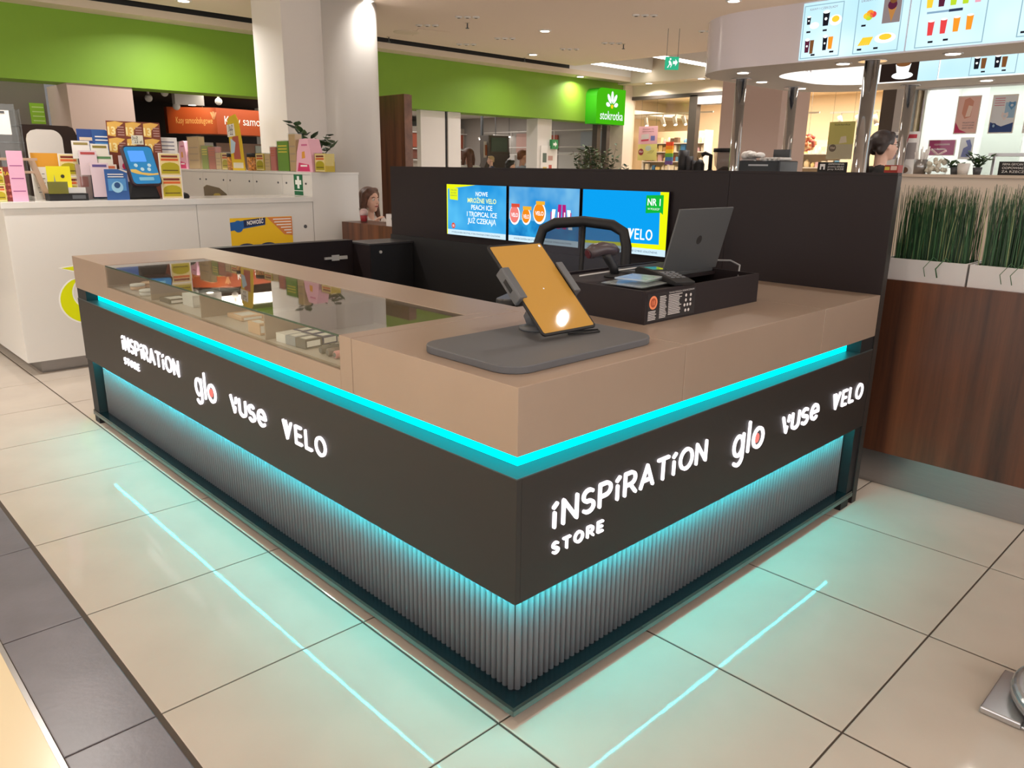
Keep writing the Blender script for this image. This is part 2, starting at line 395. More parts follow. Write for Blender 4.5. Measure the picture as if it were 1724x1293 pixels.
# linear lamps in the coffer
for y, s in ((7.75, 'nearer the green wall'), (6.48, 'beside the exit sign')):
    t = thing('linear_lamp', 'long white linear ceiling lamp ' + s, 'lamp', (10.0, y, 3.22), group='linear lamps in the coffer')
    bx('housing', M_whitem, t, 9.25, 10.85, y - .07, y + .07, 3.24, 3.46)
    bx('diffuser', M_tubew, t, 9.27, 10.83, y - .06, y + .06, 3.215, 3.24)
# exit sign hanging
t = thing('exit_sign', 'green and white hanging emergency exit sign with running figure', 'sign', (7.3, 4.76, 2.72))
c = Vector((7.3, 4.76, 2.8)); uu = Vector((.72, -.69, 0)); nn = Vector((-.69, -.72, 0))
MB().obox(c, uu, Z3, nn, .085, .075, .012).build('panel', emi('exit_green', '35b184', 1.0), t)
for a in (-.07, .07): MB().tube([c + uu*a + Z3*.075, c + uu*a + Z3*.4], .003, 5).build('hanger', M_gun, t)
Q = c + nn * .013
M_wem = emi('lit_white_print', 'f4fbf8', 1.0)
poly('figure', M_wem, t, [(-.06,-.05),(-.035,-.01),(-.045,.02),(-.03,.035),(-.01,.01),(.0,-.02),(-.015,-.05),(-.022,-.05),(-.015,-.02),(-.03,-.02),(-.048,-.055)], Q, uu, Z3)
poly('figure_head', M_wem, t, disc(-.022, .048, .011, 10), Q, uu, Z3)
poly('arrow', M_wem, t, [(.01,-.01),(.04,-.01),(.04,-.035),(.07,.01),(.04,.05),(.04,.025),(.01,.025)], Q, uu, Z3)
# ------------------------------------------------------------------ green fascia wall
wb = thing('wall_back', None, None, (0, 8.5, 0), kind='structure')
bx('green_fascia', M_green, wb, -6, 11.07, 8.5, 8.9, 2.355, 3.09)
bx('pier', M_cream, wb, 11.07, 11.4, 8.45, 8.9, 0, 3.06)
bx('pillar', mat('beige_pillar_paint', 'b8a398', .75), wb, 1.42, 2.1, 8.52, 9.3, 0, 2.355)
bx('recess_wall', mat('grey_brown_wall', '7a706a', .8), wb, -6, 1.42, 9.4, 9.5, 0, 2.8)
for a, b, e_ in ((6.3, 6.78, 8.7), (6.84, 7.1, 8.68), (8.86, 9.22, P(886, 250, x=8.86).y)):
    bx('pillar', M_whitem, wb, a, b, 8.6, e_, 0, 2.355)
bx('door_frame', M_dark, wb, 6.79, 6.83, 8.62, 8.7, 0, 2.355)
bx('door_frame', mat('bronze_frame', '4e443c', .5), wb, 10.5, 10.6, 8.62, 8.74, 0, 2.355)
bx('door_frame', MATS['bronze_frame'], wb, 10.78, 10.88, 8.62, 8.74, 0, 2.355)
# flower logo sign box on the fascia
s = thing('logo_sign', 'bright green rounded sign box with white flower at the end of the fascia', 'sign', (10.35, 8.2, 2.32))
x0, x1, z0, z1 = 10.0, 10.82, 2.315, 2.935
M_sg = emi('lit_green_sign', '45b512', 1.0); M_sg2 = mat('green_sign_side', '2f9a10', .4)
def sgn(pts, d0, d1, m, nm): return MB().prism(pts, ((x0+x1)/2, 8.24, (z0+z1)/2), X3, Z3, -Y3, d0, d1).build(nm, m, s)
W_, H_ = x1-x0, z1-z0
shape = [( W_/2,-H_/2),(W_/2,H_/2)] + [(-W_/2+.14+.14*math.cos(math.radians(a)), H_/2-.14+.14*math.sin(math.radians(a))) for a in (90,110,130,150,165,180)] + [(-W_/2,-H_/2)]
sgn(shape, -.26, 0, M_sg2, 'box'); sgn(shape, .0, .004, M_sg, 'face')
oc = Vector(((x0+x1)/2 + .02, 8.235, (z0+z1)/2))
for a, L in ((90, .22), (122, .2), (58, .2), (165, .13), (15, .13)):
    ca, sa = math.cos(math.radians(a)), math.sin(math.radians(a))
    pts = [(.0 + ca*(.05 + L*t_) - sa*b_, .0 + sa*(.05 + L*t_) + ca*b_) for t_, b_ in ((0,0),(.25,.03),(.6,.04),(.9,.025),(1,0),(.9,-.025),(.6,-.04),(.25,-.03))]
    poly('petal', M_wem, s, pts, oc, X3, Z3, d=.004)
poly('flower_heart', emi('lit_yellow', 'f0c020', 1.2), s, disc(0, .0, .035, 14), oc, X3, Z3, d=.005)
text('stokrotka', oc + Vector((0, 0, -.23)), X3, Z3, M_wem, s, w=.66, h=.15, align='CENTER', d=.005, bold=.01)
# ------------------------------------------------------------------ columns, partition
q = 2.88; qf = P(487, 250, x=q).y; q2 = P(543, 255, y=qf).x; ql = P(439, 240, x=q).y
cb = MB().box(q, q2 + .1, qf, ql, 0, ZC).build('trim_1', M_whitem, None, .004); cb['kind'] = 'structure'
pc = P(588, 250, y=qf + .1); rr = .35
cc = MB().lathe([(rr, 0), (rr, ZC)], (pc.x, qf + .1, 0), 40).build('trim_2', mat('light_grey_column_paint', 'cfccc8', .6), None); cc['kind'] = 'structure'
e0 = P(681, 200, y=6.42); tp = P(681, 158, y=6.42).z
t = thing('wood_partition', 'tall dark walnut partition panel beside the round column', 'partition', (e0.x + .05, 7, 0))
bx('panel', M_wood, t, e0.x, e0.x + .09, 6.425, 7.6, 0, tp - .006)
bx('end_strip', M_wood2, t, e0.x, P(694, 200, y=6.42).x, 6.42, 6.425, 0, tp - .006)
bx('top_cap', M_wood2, t, e0.x, e0.x + .09, 6.425, 7.6, tp - .006, tp)
# ------------------------------------------------------------------ the black and bronze corner kiosk
LA, LB = 3.705, 2.242
H1, H2, H3, H4, H5, H6 = 1.0, .816, .7555, .391, .067, .04
D = .066                      # LED recess depth
FD = .047                     # fluted panel set back
IX, IY = .80, .825             # inner edges of the two counter runs
K = thing('kiosk_counter', 'L-shaped corner sales counter with bronze top, black lit fascia and cyan light lines', 'counter', (1.0, 1.2, 0))
# carcass (dark, hidden behind the panels)
b = MB(); b.box(FD + .03, IX, FD + .03, LA - .02, .07, .88); b.box(IX, LB, FD + .03, IY, .07, .9)
b.build('carcass', M_dark, K)
b = MB(); b.box(IX - .004, IX, IY, LA, .07, .97); b.build('inner_panel', M_black, K)
# bronze top run A: solid near block, rim strips round the glass, front rail
g = .0012
GY0, GY1, GX1 = .825, 3.13, .535
SY = .754
def slab(nm, x0, x1, y0, y1, z0, z1): return bx(nm, M_bronze, K, x0, x1, y0, y1, z0, z1, .0015)
slab('top_block', 0, .731 - g, 0, SY - g, H2, H1)
slab('top_block', .731 + g, 1.70 - g, 0, IY, H2, H1)
slab('top_block', 1.70 + g, LB, 0, IY, H2, H1)
slab('top_block', 0, .731 - g, SY + g, GY0, H2, H1)
slab('front_rail', 0, .03, GY0, GY1, H2, .883)
slab('end_block', 0, IX, GY1, LA, H2, H1)
slab('back_rim', GX1, IX, GY0, GY1, H1 - .035, H1)
# display case
bx('case_floor', mat('case_floor_laminate', 'b6aaa2', .3), K, .03, GX1, GY0, GY1, .865, .883)
bx('case_back', mat('case_back_laminate', 'a08c80', .4), K, GX1, GX1 + .012, GY0, GY1, .866, H1 - .035)
bx('glass_top', GL_CASE, K, .006, GX1 + .002, GY0 + .001, GY1 - .001, H1 - .0075, H1 - .0015)
bx('glass_front', GL_CASE, K, .006, .012, GY0 + .001, GY1 - .001, .884, H1 - .0085)
bx('glass_edge', mat('green_glass_edge', '2d4a3e', .15), K, .0045, .0062, GY0 + .001, GY1 - .001, H1 - .0078, H1 - .0012)
for y in (2.57, 1.985, 1.40):
    bx('divider', mat('divider_laminate', 'a08a7c', .35), K, .03, GX1 - .02, y - .004, y + .004, .883, H1 - .02)
# fascia panels
rowA = bx('fascia_panel', M_blackf, K, 0, .018, 0, LA, H4, H3 - .0035, .0008)
rowB = bx('fascia_panel', M_blackf, K, .0185, LB, 0, .018, H4, H3 - .0035, .0008)
bx('fascia_gap', M_dark, K, .012, .0185, .012, .0185, H4 + .001, H3 - .005)
# LED recess: ledge, lit face, end blocks
b = MB(); b.box(0, D + .02, 0, LA, H3 - .003, H3 + .0005); b.box(D + .02, LB, 0, D + .02, H3 - .003, H3 + .0005); b.build('ledge', mat('ledge_grey', '3e4648', .4), K)
bx('led_line', M_cyan, K, D, D + .012, D, LA - .16, H3, H2)
bx('led_line', M_cyan, K, D, LB - .13, D, D + .012, H3, H2)
bx('led_end_block', M_dark, K, .004, D + .012, LA - .16, LA, H3, H2)
bx('led_end_block', M_dark, K, LB - .13, LB, .004, D + .012, H3, H2)
# lower recess: fluted panels, LED under the fascia, plinth, end posts, feet
fa = bx('fluted_panel', M_dark, K, FD + .010, FD + .022, FD + .010, LA - .10, H5, H4 + .02)  # backing coloured black to paint shade into the grooves between slats
fb = bx('fluted_panel', M_dark, K, FD + .022, LB - .05, FD + .010, FD + .022, H5, H4 + .02)
pit = .0235
def slat_mesh():
    m = MB(); n = 5; r = .0098; zz = (H5, H4 + .018); vv = []
    for z in zz:
        for i in range(n + 1):
            a = math.pi * i / n; vv.append((-math.sin(a) * .011, math.cos(a) * r, z))
    fs = [(i, i + 1, n + 2 + i, n + 1 + i) for i in range(n)] + [tuple(range(n, -1, -1)), tuple(range(n + 1, 2*n + 2))]
    m.add(vv, fs, 0, True); return m
NA = int((LA - .10 - FD - .02) / pit); NB = int((LB - .05 - FD - .02) / pit)
s0 = slat_mesh().build('slat', M_flute, fa, world=False)
for i in range(NA):
    loc = Vector((FD + .010, FD + .022 + pit * i, 0)); loc = wmat(fa).inverted() @ loc
    if i == 0: s0.location = loc
    else: link_copy(s0, loc=loc)
for i in range(NB):
    loc = wmat(fb).inverted() @ Vector((FD + .022 + pit * i, FD + .010, 0))
    c = link_copy(s0, parent=fb, loc=loc, rz=math.pi / 2)
for ax in (0, 1):
    end = LA - .12 if ax == 0 else LB - .08
    hs = bx('led_light_block', M_dark, K, .019, .036, .036, end, H4 + .0065, H4 + .012) if ax == 0 else bx('led_light_block', M_dark, K, .036, end, .019, .036, H4 + .0065, H4 + .012)  # unseen bar added above the dots to block their upward light
    b = MB(); p_ = .04
    while p_ < end - .01:
        q_ = [(.024, p_), (.031, p_), (.031, p_ + .006), (.024, p_ + .006)]
        if ax: q_ = [(y_, x_) for x_, y_ in reversed(q_)]
        b.add([(x_, y_, H4 + .006) for x_, y_ in q_], [(3, 2, 1, 0)]); p_ += .0168
    b.build('led_dots', M_led, hs, kind='stuff')
b = MB(); b.box(0, FD + .02, 0, LA, H6, H5); b.box(FD + .02, LB, 0, FD + .02, H6, H5); b.build('plinth', mat('dark_blue_plinth', '0e161a', .2), K)
b = MB(); b.box(-.001, .003, 0, LA, H6 - .002, H5 - .012); b.box(0, LB, -.001, .003, H6 - .002, H5 - .012); b.build('plinth_trim', mat('plinth_trim_metal', '6d7876', .3, metal=.8), K)
bx('end_post', M_dark, K, .006, .2, LA - .1, LA, H5, H4); bx('end_post', M_dark, K, LB - .06, LB, .006, .1, H5, H4)
for x, y in ((.03, LA - .07), (.08, .08), (.06, 1.9), (LB - .09, .03), (1.1, .06), (.7, LA - .07)):
    bx('foot', M_dark, K, x - .03, x + .05, y - .03, y + .05, 0, H6)
# lit lettering on both faces
def brand_row(o, u, n_parent):
    v = Z3
    def at_(s_, z): return Vector(o) + Vector(u) * s_ + Vector((0, 0, z))
    strokes('iNSPiRATiON', at_(0, .577), u, v, .755, .068, .0114, M_letter, n_parent, gap=.3)
    strokes('STORE', at_(.002, .496), u, v, .214, .031, .0075, M_letter, n_parent, gap=.5)
    strokes('glo', at_(.942, .532), u, v, .205, .08, .0135, M_letter, n_parent, gap=.38)
    pts = disc(.942 + .205 - .045, .532 + .04, .017, 16, ry=.019)
    MB().prism(pts, o, Vector(u), v, Vector(u).cross(v), 0, .004).build('red_dot', M_red, n_parent)
    strokes('vuse', at_(1.30, .542), u, v, .30, .063, .0135, M_letter, n_parent, gap=.3)
    strokes('VELO', at_(1.745, .545), u, v, .295, .064, .0112, M_letter, n_parent, gap=.4)
brand_row(Vector((0, 2.985, 0)), -Y3, rowA)
brand_row(Vector((.138, 0, 0)), X3, rowB)
# ------------------------------------------------------------------ screen wall
SWT = 1.522
S = thing('screen_wall', 'tall black panel wall behind the counter carrying three advertising screens', 'panel', (LB + .02, 1.85, 0))
bx('wall_panel', M_black, S, LB + .001, LB + .045, .80 + .001, 3.69, 0, SWT - .012)
bx('wall_panel', M_black, S, LB + .001, LB + .045, .001, .80 - .001, 0, SWT - .012)
bx('top_trim', M_black, S, LB + .0005, LB + .047, 0, 3.692, SWT - .012, SWT, .001)
bx('end_cap', M_blackf, S, LB + .001, LB + .045, -.002, .001, 0, SWT - .012)
bx('lower_panel', M_dark, S, LB - .012, LB + .001, .84, 3.69, .0, 1.02)
U_, V_ = -Y3, Z3
def grad(name, c1, c2, s=1.0, scale=3.):
    m = emi(name, c1, s); nt = m.node_tree; e = [n for n in nt.nodes if n.type == 'EMISSION'][0]
    tc = nt.nodes.new('ShaderNodeTexCoord'); n = nt.nodes.new('ShaderNodeTexNoise'); n.inputs['Scale'].default_value = scale; n.inputs['Detail'].default_value = 2
    r = nt.nodes.new('ShaderNodeValToRGB'); r.color_ramp.elements[0].color = (*lin(c1), 1); r.color_ramp.elements[1].color = (*lin(c2), 1)
    r.color_ramp.elements[0].position = .3; r.color_ramp.elements[1].position = .7
    nt.links.new(tc.outputs['Object'], n.inputs['Vector']); nt.links.new(n.outputs['Fac'], r.inputs[0]); nt.links.new(r.outputs[0], e.inputs[0]); return m
EW = emi('screen_white', 'f4fbff', 1.1); EY = emi('screen_yellow', 'e8ee10', 1.05); ED = emi('screen_dark_print', '20406a', .6); EG = emi('screen_green', '15b43a', 1.0)
EP = emi('screen_pale_strip', 'cfeaf8', 1.0); EO = emi('screen_orange', 'f08a1c', 1.0); EPK = emi('screen_pink', 'ee8078', 1.0); EMG = emi('screen_magenta', 'b0207a', 1.0); ERD = emi('screen_red', 'd8503a', 1.0)
ELY = emi('screen_lemon_text', 'eef6a0', 1.1)
def screen(y0, y1, lab, em):
    t = thing('screen', lab, 'screen', (LB - .01, (y0 + y1) / 2, 1.07), group='advertising screens on the black wall')
    bx('bezel', M_dark, t, LB - .02, LB - .0125, y1 - .004, y0 + .004, 1.064, 1.412)
    d = bx('display', em, t, LB - .0215, LB - .02, y1, y0, 1.068, 1.408)
    return t, d, Vector((LB - .0215, y0, 1.068))
B1 = grad('screen_sky_blue', '1f93dc', '58bdf0', 1.0, 4); B2 = grad('screen_ice_blue', '2a8fd6', '79bbe4', 1.0, 6); B3 = emi('screen_flat_blue', '0b9be8', 1.05)
t, d, o = screen(2.99, 2.39, 'left screen showing white text lines on blue with yellow corner', B1)
u, v = U_, V_
poly('yellow_band', EY, d, [(0,.34),(.0,.0),(.008,.0),(.012,.31),(.24,.333),(.3,.34)], o, u, v)
poly('note', emi('screen_note', 'd8e81c', 1.1), d, [(.035,.24),(.12,.235),(.122,.315),(.03,.32)], o, u, v, d=.0012)
for k, s_ in enumerate(('WYŁĄCZNIE', 'DLA OSÓB', 'DOROSŁYCH')): text(s_, o + u*.075 + v*(.298 - .018*k), u, v, ED, d, h=.008, align='CENTER', d=.0016)
for k, (s_, wd) in enumerate((('NOWE', .12), ('MROŹNE VELO', .285), ('PEACH ICE', .21), ('I TROPICAL ICE', .3), ('JUŻ CZEKAJĄ', .285))):
    text(s_, o + u*.365 + v*(.27 - .045*k), u, v, ELY if k == 1 else EW, d, w=wd, align='CENTER', bold=.015)
quad('pale_strip', EP, d, o + v*.0, u, v, .6, .036)
text('WYRÓB ZAWIERA NIKOTYNĘ, KTÓRA POWODUJE SZYBKIE UZALEŻNIENIE.', o + u*.3 + v*.013, u, v, ED, d, w=.5, align='CENTER', d=.0012)
poly('age_mark', ERD, d, disc(.07, .062, .02, 18), o, u, v); text('18', o + u*.07 + v*.053, u, v, EW, d, h=.017, align='CENTER', d=.0012)
t, d, o = screen(2.362, 1.765, 'middle screen showing round orange tins and pink packs above a blue sea', B2)
quad('sea', grad('screen_sea_blue', '1272b8', '2f9fdc', 1.0, 14), d, o + v*.036, u, v, .6, .1)
quad('pale_strip', EP, d, o, u, v, .6, .036, d=.0008)
text('WYRÓB ZAWIERA NIKOTYNĘ, KTÓRA POWODUJE SZYBKIE UZALEŻNIENIE.', o + u*.3 + v*.013, u, v, ED, d, w=.5, align='CENTER', d=.0014)
for cx, cy, r, cm, ry in ((.055, .165, .048, EPK, .062), (.16, .16, .04, EO, .052), (.275, .185, .055, EO, .066)):
    poly('tin_rim', EW, d, disc(cx, cy, r, 24, ry), o, u, v, d=.001)
    poly('tin', cm, d, disc(cx - .003, cy + .004, r*.86, 24, ry*.86), o, u, v, d=.0014)
    text('VELO', o + u*cx + v*(cy - .012), u, v, EW, d, w=r*1.3, h=.024, align='CENTER', d=.0018, bold=.02)
    quad('tin_tag', emi('screen_amber', 'f0b030', 1.0) if cm is EO else ERD, d, o + u*(cx - .03) + v*(cy + ry*.78), u, v, .075, .022, d=.002)
for k, (cx, a) in enumerate(((.375, .05), (.435, .02), (.485, -.02), (.535, -.05))):
    poly('pack', EW if k in (0, 3) else EMG, d, [(cx-.016+a*.0,.1),(cx+.016,.1),(cx+.016+a*.4,.245-.03*(k in (0,3))),(cx-.012+a*.4,.245-.03*(k in (0,3)))], o, u, v, d=.0012)
    quad('pack_print', EMG if k in (0, 3) else EW, d, o + u*(cx - .004) + v*.12, u, v, .008, .08, d=.0016)
t, d, o = screen(1.738, 1.14, 'right screen showing large plain blue field framed in yellow with lone white word', B3)
poly('yellow_frame', EY, d, [(.545,.34),(.6,.34),(.6,.03),(.0,.03),(.0,.05),(.555,.062)], o, u, v)
quad('pale_strip', EP, d, o, u, v, .6, .036, d=.0008)
text('WYRÓB ZAWIERA NIKOTYNĘ, KTÓRA POWODUJE SZYBKIE UZALEŻNIENIE.', o + u*.3 + v*.013, u, v, ED, d, w=.5, align='CENTER', d=.0014)
poly('green_flag', EG, d, [(.455,.225),(.555,.232),(.57,.222),(.568,.325),(.455,.32)], o, u, v, d=.0012)
text('NR 1', o + u*.508 + v*.268, u, v, EW, d, w=.085, h=.036, align='CENTER', d=.0016, bold=.02); text('W POLSCE*', o + u*.508 + v*.244, u, v, EW, d, w=.08, align='CENTER', d=.0016)
strokes('VELO', o + u*.345 + v*.085, u, v, .16, .05, .0085, EW, d, gap=.3, d0=.0006, d1=.0012)
# ------------------------------------------------------------------ black storage at the far end of the kiosk
t = thing('low_cabinet', 'low black end cabinet with hinge plate across the far side of the kiosk', 'cabinet', (1.3, 3.5, 0))
bx('body', M_black, t, IX + .002, 1.84, 3.62, 3.70, 0, .998); bx('top_edge', M_black, t, IX + .002, 1.84, 3.615, 3.704, .998, 1.0)
M_hng = mat('zinc_hinge', 'cfcdca', .35, metal=.3)
hg = bx('hinge', M_hng, t, 1.66, 1.72, 3.612, 3.62, .86, .90); bx('hinge_arm', M_hng, t, 1.72, 1.78, 3.600, 3.612, .868, .892)
bx('hinge_cup', M_hng, t, 1.60, 1.66, 3.606, 3.62, .872, .888)
t = thing('black_locker', 'black locker cabinet with small round lock in the kiosk corner', 'cabinet', (2.04, 3.5, 0))
bx('body', M_black, t, 1.845, LB - .014, 3.405, 3.68, 0, .975, .002); bx('top', mat('grey_black_top', '3c3b3d', .35), t, 1.84, LB - .014, 3.40, 3.69, .975, .987, .001)
bx('door', M_dark, t, 1.85, LB - .02, 3.399, 3.405, .05, .97)
MB().tube([(1.93, 3.399, .925), (1.93, 3.390, .925)], .011, 12).build('lock', M_hng, t)
# ------------------------------------------------------------------ things on the kiosk
# tablet on its stand
T = thing('tablet_stand', 'dark grey rounded base plate with tilted arm clamp holding a tablet on the bronze counter', 'stand', (.38, .285, H1))
MB().prism(rrect(.64, .41, .075, 7), (.375, .283, H1), X3, Y3, Z3, 0, .022).build('base_plate', mat('grey_stand_coating', '57585c', .5, bump=.05, bscale=400), T, .003)
tc_ = Vector((.465, .372, 1.165)); tu = Vector((1, -.03, 0)).normalized(); tn = Vector((-.03, -.68, .733)).normalized(); tv = tn.cross(tu).normalized()
tw, th_ = .235, .36
a0 = tc_ - tn * .02
MB().tube([(.47, .40, H1 + .02), (.47, .43, H1 + .06), a0 + tv * -.02 - tn * .03, a0], [.022, .02, .018, .02], 12).build('arm', M_gun, T)
MB().lathe([(.055, .022), (.055, .03), (.03, .036)], (.47, .40, H1), 20).build('arm_foot', M_gun, T)
MB().obox(a0 + tn * .004, tu, tv, tn, .125, .03, .006).build('cross_bar', M_gun, T, .002)
for s_, nm in ((-1, 'clamp'), (1, 'clamp')):
    c = tc_ + tu * (s_ * (tw/2 + .008)) + tv * .015
    cl = MB().obox(c - tn*.002, tu, tv, tn, .009, .062, .018).build(nm, M_gun, T, .004)
    MB().obox(c + tn*.015 - tu * s_*.008, tu, tv, tn, .014, .06, .003).build('clamp_lip', M_gun, cl, .002)
    if s_ < 0: MB().obox(c - tu * .0095, tu, tv, tn, .001, .022, .007).build('clamp_slot', M_dark, cl)
MB().tube([(.50, .30, H1+.026), (.56, .27, H1+.026), (.60, .25, H1+.027), (.585, .23, H1+.026), (.52, .245, H1+.026), (.48, .27, H1+.026)], .003, 6).build('cable', M_dark, T)
TB = thing('tablet', 'large black-rimmed tablet glowing mustard yellow, leaning in its clamp', 'tablet', tc_ - tv * th_/2)
MB().prism(rrect(tw, th_, .012, 4), tc_, tu, tv, tn, -.0075, 0).build('body', M_dark, TB, .0015)
dsp = MB().prism(rrect(tw - .014, th_ - .016, .006, 3), tc_, tu, tv, tn, 0, .0005).build('display', mat('mustard_screen', '8f6c34', .03, spec=.5), TB)
ms = MATS['mustard_screen'].node_tree.nodes['Principled BSDF']; ms.inputs['Emission Color'].default_value = (*lin('c08a3c'), 1); ms.inputs['Emission Strength'].default_value = .42
MB().prism(disc(tw/2 - .018, th_/2 - .018, .005, 14), tc_, tu, tv, tn, .0005, .0008).build('icon', emi('icon_white', 'ffffff', .9), dsp)
MB().prism(disc(0, -.01, .0025, 10), tc_, tu, tv, tn, .0005, .0008).build('icon', MATS['icon_white'], dsp)
# black tray with sticker
TR = thing('black_tray', 'open black tray box with white printed sticker on the counter', 'tray', (1.27, .54, H1))
x0, x1, y0, y1, z1 = .882, 1.655, .275, .80, 1.117
bx('bottom', M_black, TR, x0 + .012, x1 - .012, y0 + .012, y1 - .012, H1, H1 + .008)
fr = bx('side_wall', M_black, TR, x0, x1, y0, y0 + .012, H1, z1, .0006)
for q in ((x0, x0 + .012, y0 + .012, y1), (x1 - .012, x1, y0 + .012, y1), (x0 + .012, x1 - .012, y1 - .012, y1)): bx('side_wall', M_black, TR, *q, H1, z1, .0006)
bx('shelf', M_black, TR, x0 + .012, 1.26, y0 + .012, y1 - .012, 1.095, 1.108)
bx('shelf', M_black, TR, 1.26, x1 - .012, .475, y1 - .012, 1.095, 1.108)
st = quad('sticker', mat('black_sticker', '17151a', .35), fr, (x0 + .012, y0, H1 + .008), X3, Z3, .295, .098)
ST_O = mat('orange_print', 'e8875a', .6); so = Vector((x0 + .012, y0 - .0006, H1 + .008))
poly('age_ring', ST_O, fr, disc(.034, .066, .024, 20), so, X3, Z3, d=.0002); poly('age_disc', mat('rust_print', 'a84a28', .6), fr, disc(.034, .066, .0165, 18), so, X3, Z3, d=.0005)
text('18', so + X3*.034 + Z3*.058, X3, Z3, ST_O, fr, h=.016, align='CENTER', d=.0009)
PR = mat('white_print', 'cfcac8', .7)
for (cx, cz, wd, n) in ((.006, .034, .052, 6), (.072, .082, .045, 14), (.125, .082, .085, 13)):
    for k in range(n):
        quad('print_line', PR, fr, so + X3*cx + Z3*(cz - k*.0058), X3, Z3, wd * random.uniform(.75, 1), .0028, d=.0004)
text('TOWAR PODLEGA OGRANICZENIOM', so + X3*.125 + Z3*.089, X3, Z3, PR, fr, w=.16, h=.006, d=.0005)
for cx, cz in ((.235,.073),(.265,.072),(.235,.055),(.265,.054),(.228,.037),(.247,.037),(.266,.037),(.236,.017),(.256,.017)): poly('icon', PR, fr, disc(cx, cz, .006, 10), so, X3, Z3, d=.0004)
# laptop
L_ = thing('laptop', 'dark grey open laptop seen from behind on the black tray', 'laptop', (1.47, .6, 1.108))
MB().box(1.275, 1.64, .485, .735, 1.108, 1.122).build('base', mat('dark_grey_shell', '46484a', .45, bump=.05, bscale=900), L_, .003)
bx('keyboard', M_dark, L_, 1.30, 1.615, .55, .72, 1.122, 1.1235)
pb0, pb1 = Vector((1.268, .487, 1.124)), Vector((1.648, .480, 1.124)); lv = Vector((.03, -.045, .252))
uu = (pb1 - pb0).normalized(); lvn = lv.normalized(); ln = uu.cross(lvn)
lid = MB().obox((pb0 + pb1)/2 + lv/2, uu, lvn, ln, (pb1 - pb0).length/2, lv.length/2, .004).build('lid', MATS['dark_grey_shell'], L_, .002)
MB().obox((pb0 + pb1)/2 + lv/2 - ln*.0045, uu, lvn, ln, .172, .112, .0005).build('display', emi('laptop_display', '4a7ab8', .8), L_)
MB().prism(disc(0, 0, .018, 20), (pb0 + pb1)/2 + lv/2 + ln*.004, uu, lvn, ln, 0, .0005).build('round_emblem', mat('dark_emblem', '2c2d2f', .25), lid)
MB().tube([(1.635, .55, 1.12), (1.66, .50, 1.15), (1.668, .42, 1.155), (1.66, .37, 1.14), (1.648, .365, 1.11), (1.638, .36, 1.06)], .004, 8).build('cable', mat('grey_cable', '8a8a8c', .5), L_)
# barcode scanner
B_ = thing('barcode_scanner', 'black handheld barcode scanner standing upright on its grip', 'scanner', (1.13, .62, 1.108))
MB().lathe([(.04, 0), (.042, .006), (.022, .014)], (1.145, .625, 1.108), 18).build('foot', M_dark, B_)
MB().tube([(1.147, .622, 1.118), (1.14, .63, 1.15), (1.12, .64, 1.185), (1.105, .645, 1.205)], [.017, .018, .019, .02], 12).build('grip', mat('black_rubber', '1d1d20', .5), B_)
hd = MB(); hd.tube([(1.165, .63, 1.208), (1.14, .635, 1.216), (1.09, .645, 1.222), (1.05, .655, 1.216), (1.022, .66, 1.204)], [.012, .024, .027, .028, .022], 12); hd.build('head', mat('dark_plum_plastic', '4a4044', .3), B_)
MB().tube([(1.022, .66, 1.204), (1.018, .661, 1.203)], .017, 12).build('window', mat('scanner_window', '5a3036', .1), B_)
# card terminal
C_ = thing('card_terminal', 'black card payment terminal with keys lying on the tray edge', 'payment terminal', (1.25, .45, 1.117))
cu_ = Vector((-.45, -.89, 0)).normalized(); cv_ = Vector((.89, -.45, 0)); co = Vector((1.19, .425, 1.128))
prof = [(-.16, -.011), (.17, -.011), (.175, .004), (.12, .012), (.02, .02), (-.13, .024), (-.165, .012)]
MB().prism(prof, co + Z3*.0, cu_, Z3, cv_, -.04, .04).build('body', M_dark, C_, .003)
MB().obox(co + cu_*-.075 + Z3*.0225, cu_, cv_, Z3, .05, .03, .001).build('display', mat('terminal_display', '3a4648', .1), C_)
for i in range(4):
    for j in range(3): MB().obox(co + cu_*(.03 + i*.027) + cv_*(-.022 + .022*j) + Z3*(.0205 - .0028*i), cu_, cv_, Vector((.05,.1,1)), .009, .008, .002).build('key', mat('grey_key', '6a6c70', .4), C_)
MB().tube([co - cu_*.15 + Z3*.005, co - cu_*.19 + cv_*-.02 + Z3*.01, (1.10, .66, 1.125), (1.02, .70, 1.115)], .003, 6).build('cable', mat('white_cable', 'd8d8d8', .5), C_)
# acrylic price holders
for k, (dx, dy, rz, lab) in enumerate(((0, 0, .05, 'clear acrylic sheet holder, bottom of the small stack on the tray corner'), (.0, .0, .18, 'clear acrylic block with inner step, topmost of the small stack on the tray corner'))):
    a = thing('acrylic_holder', lab, 'acrylic holder', (1.035 + .01*k, .43, 1.117 + .011*k - (.009 if k == 0 else .009)), rz, group='clear acrylic holders on the tray')
    m = MB(); sx, sy = (.115, .10) if k == 0 else (.085, .075)
    m.box(-sx, sx, -sy, sy, 0, .010 if k == 0 else .014); m.build('block', GL_ACR, a, .001, world=False)
    MB().box(-sx + .012, sx - .012, -sy + .012, sy - .012, .0105 if k == 0 else .0145, .012 if k == 0 else .02).build('plate', mat('frosted_clear', 'd3dcde', .12, alpha=.45), a, .001, world=False)
# office chair inside the kiosk
OC = thing('office_chair', 'black office chair with see-through mesh back behind the counter', 'chair', (1.52, 1.2, 0), math.atan2(-.45, -.89))
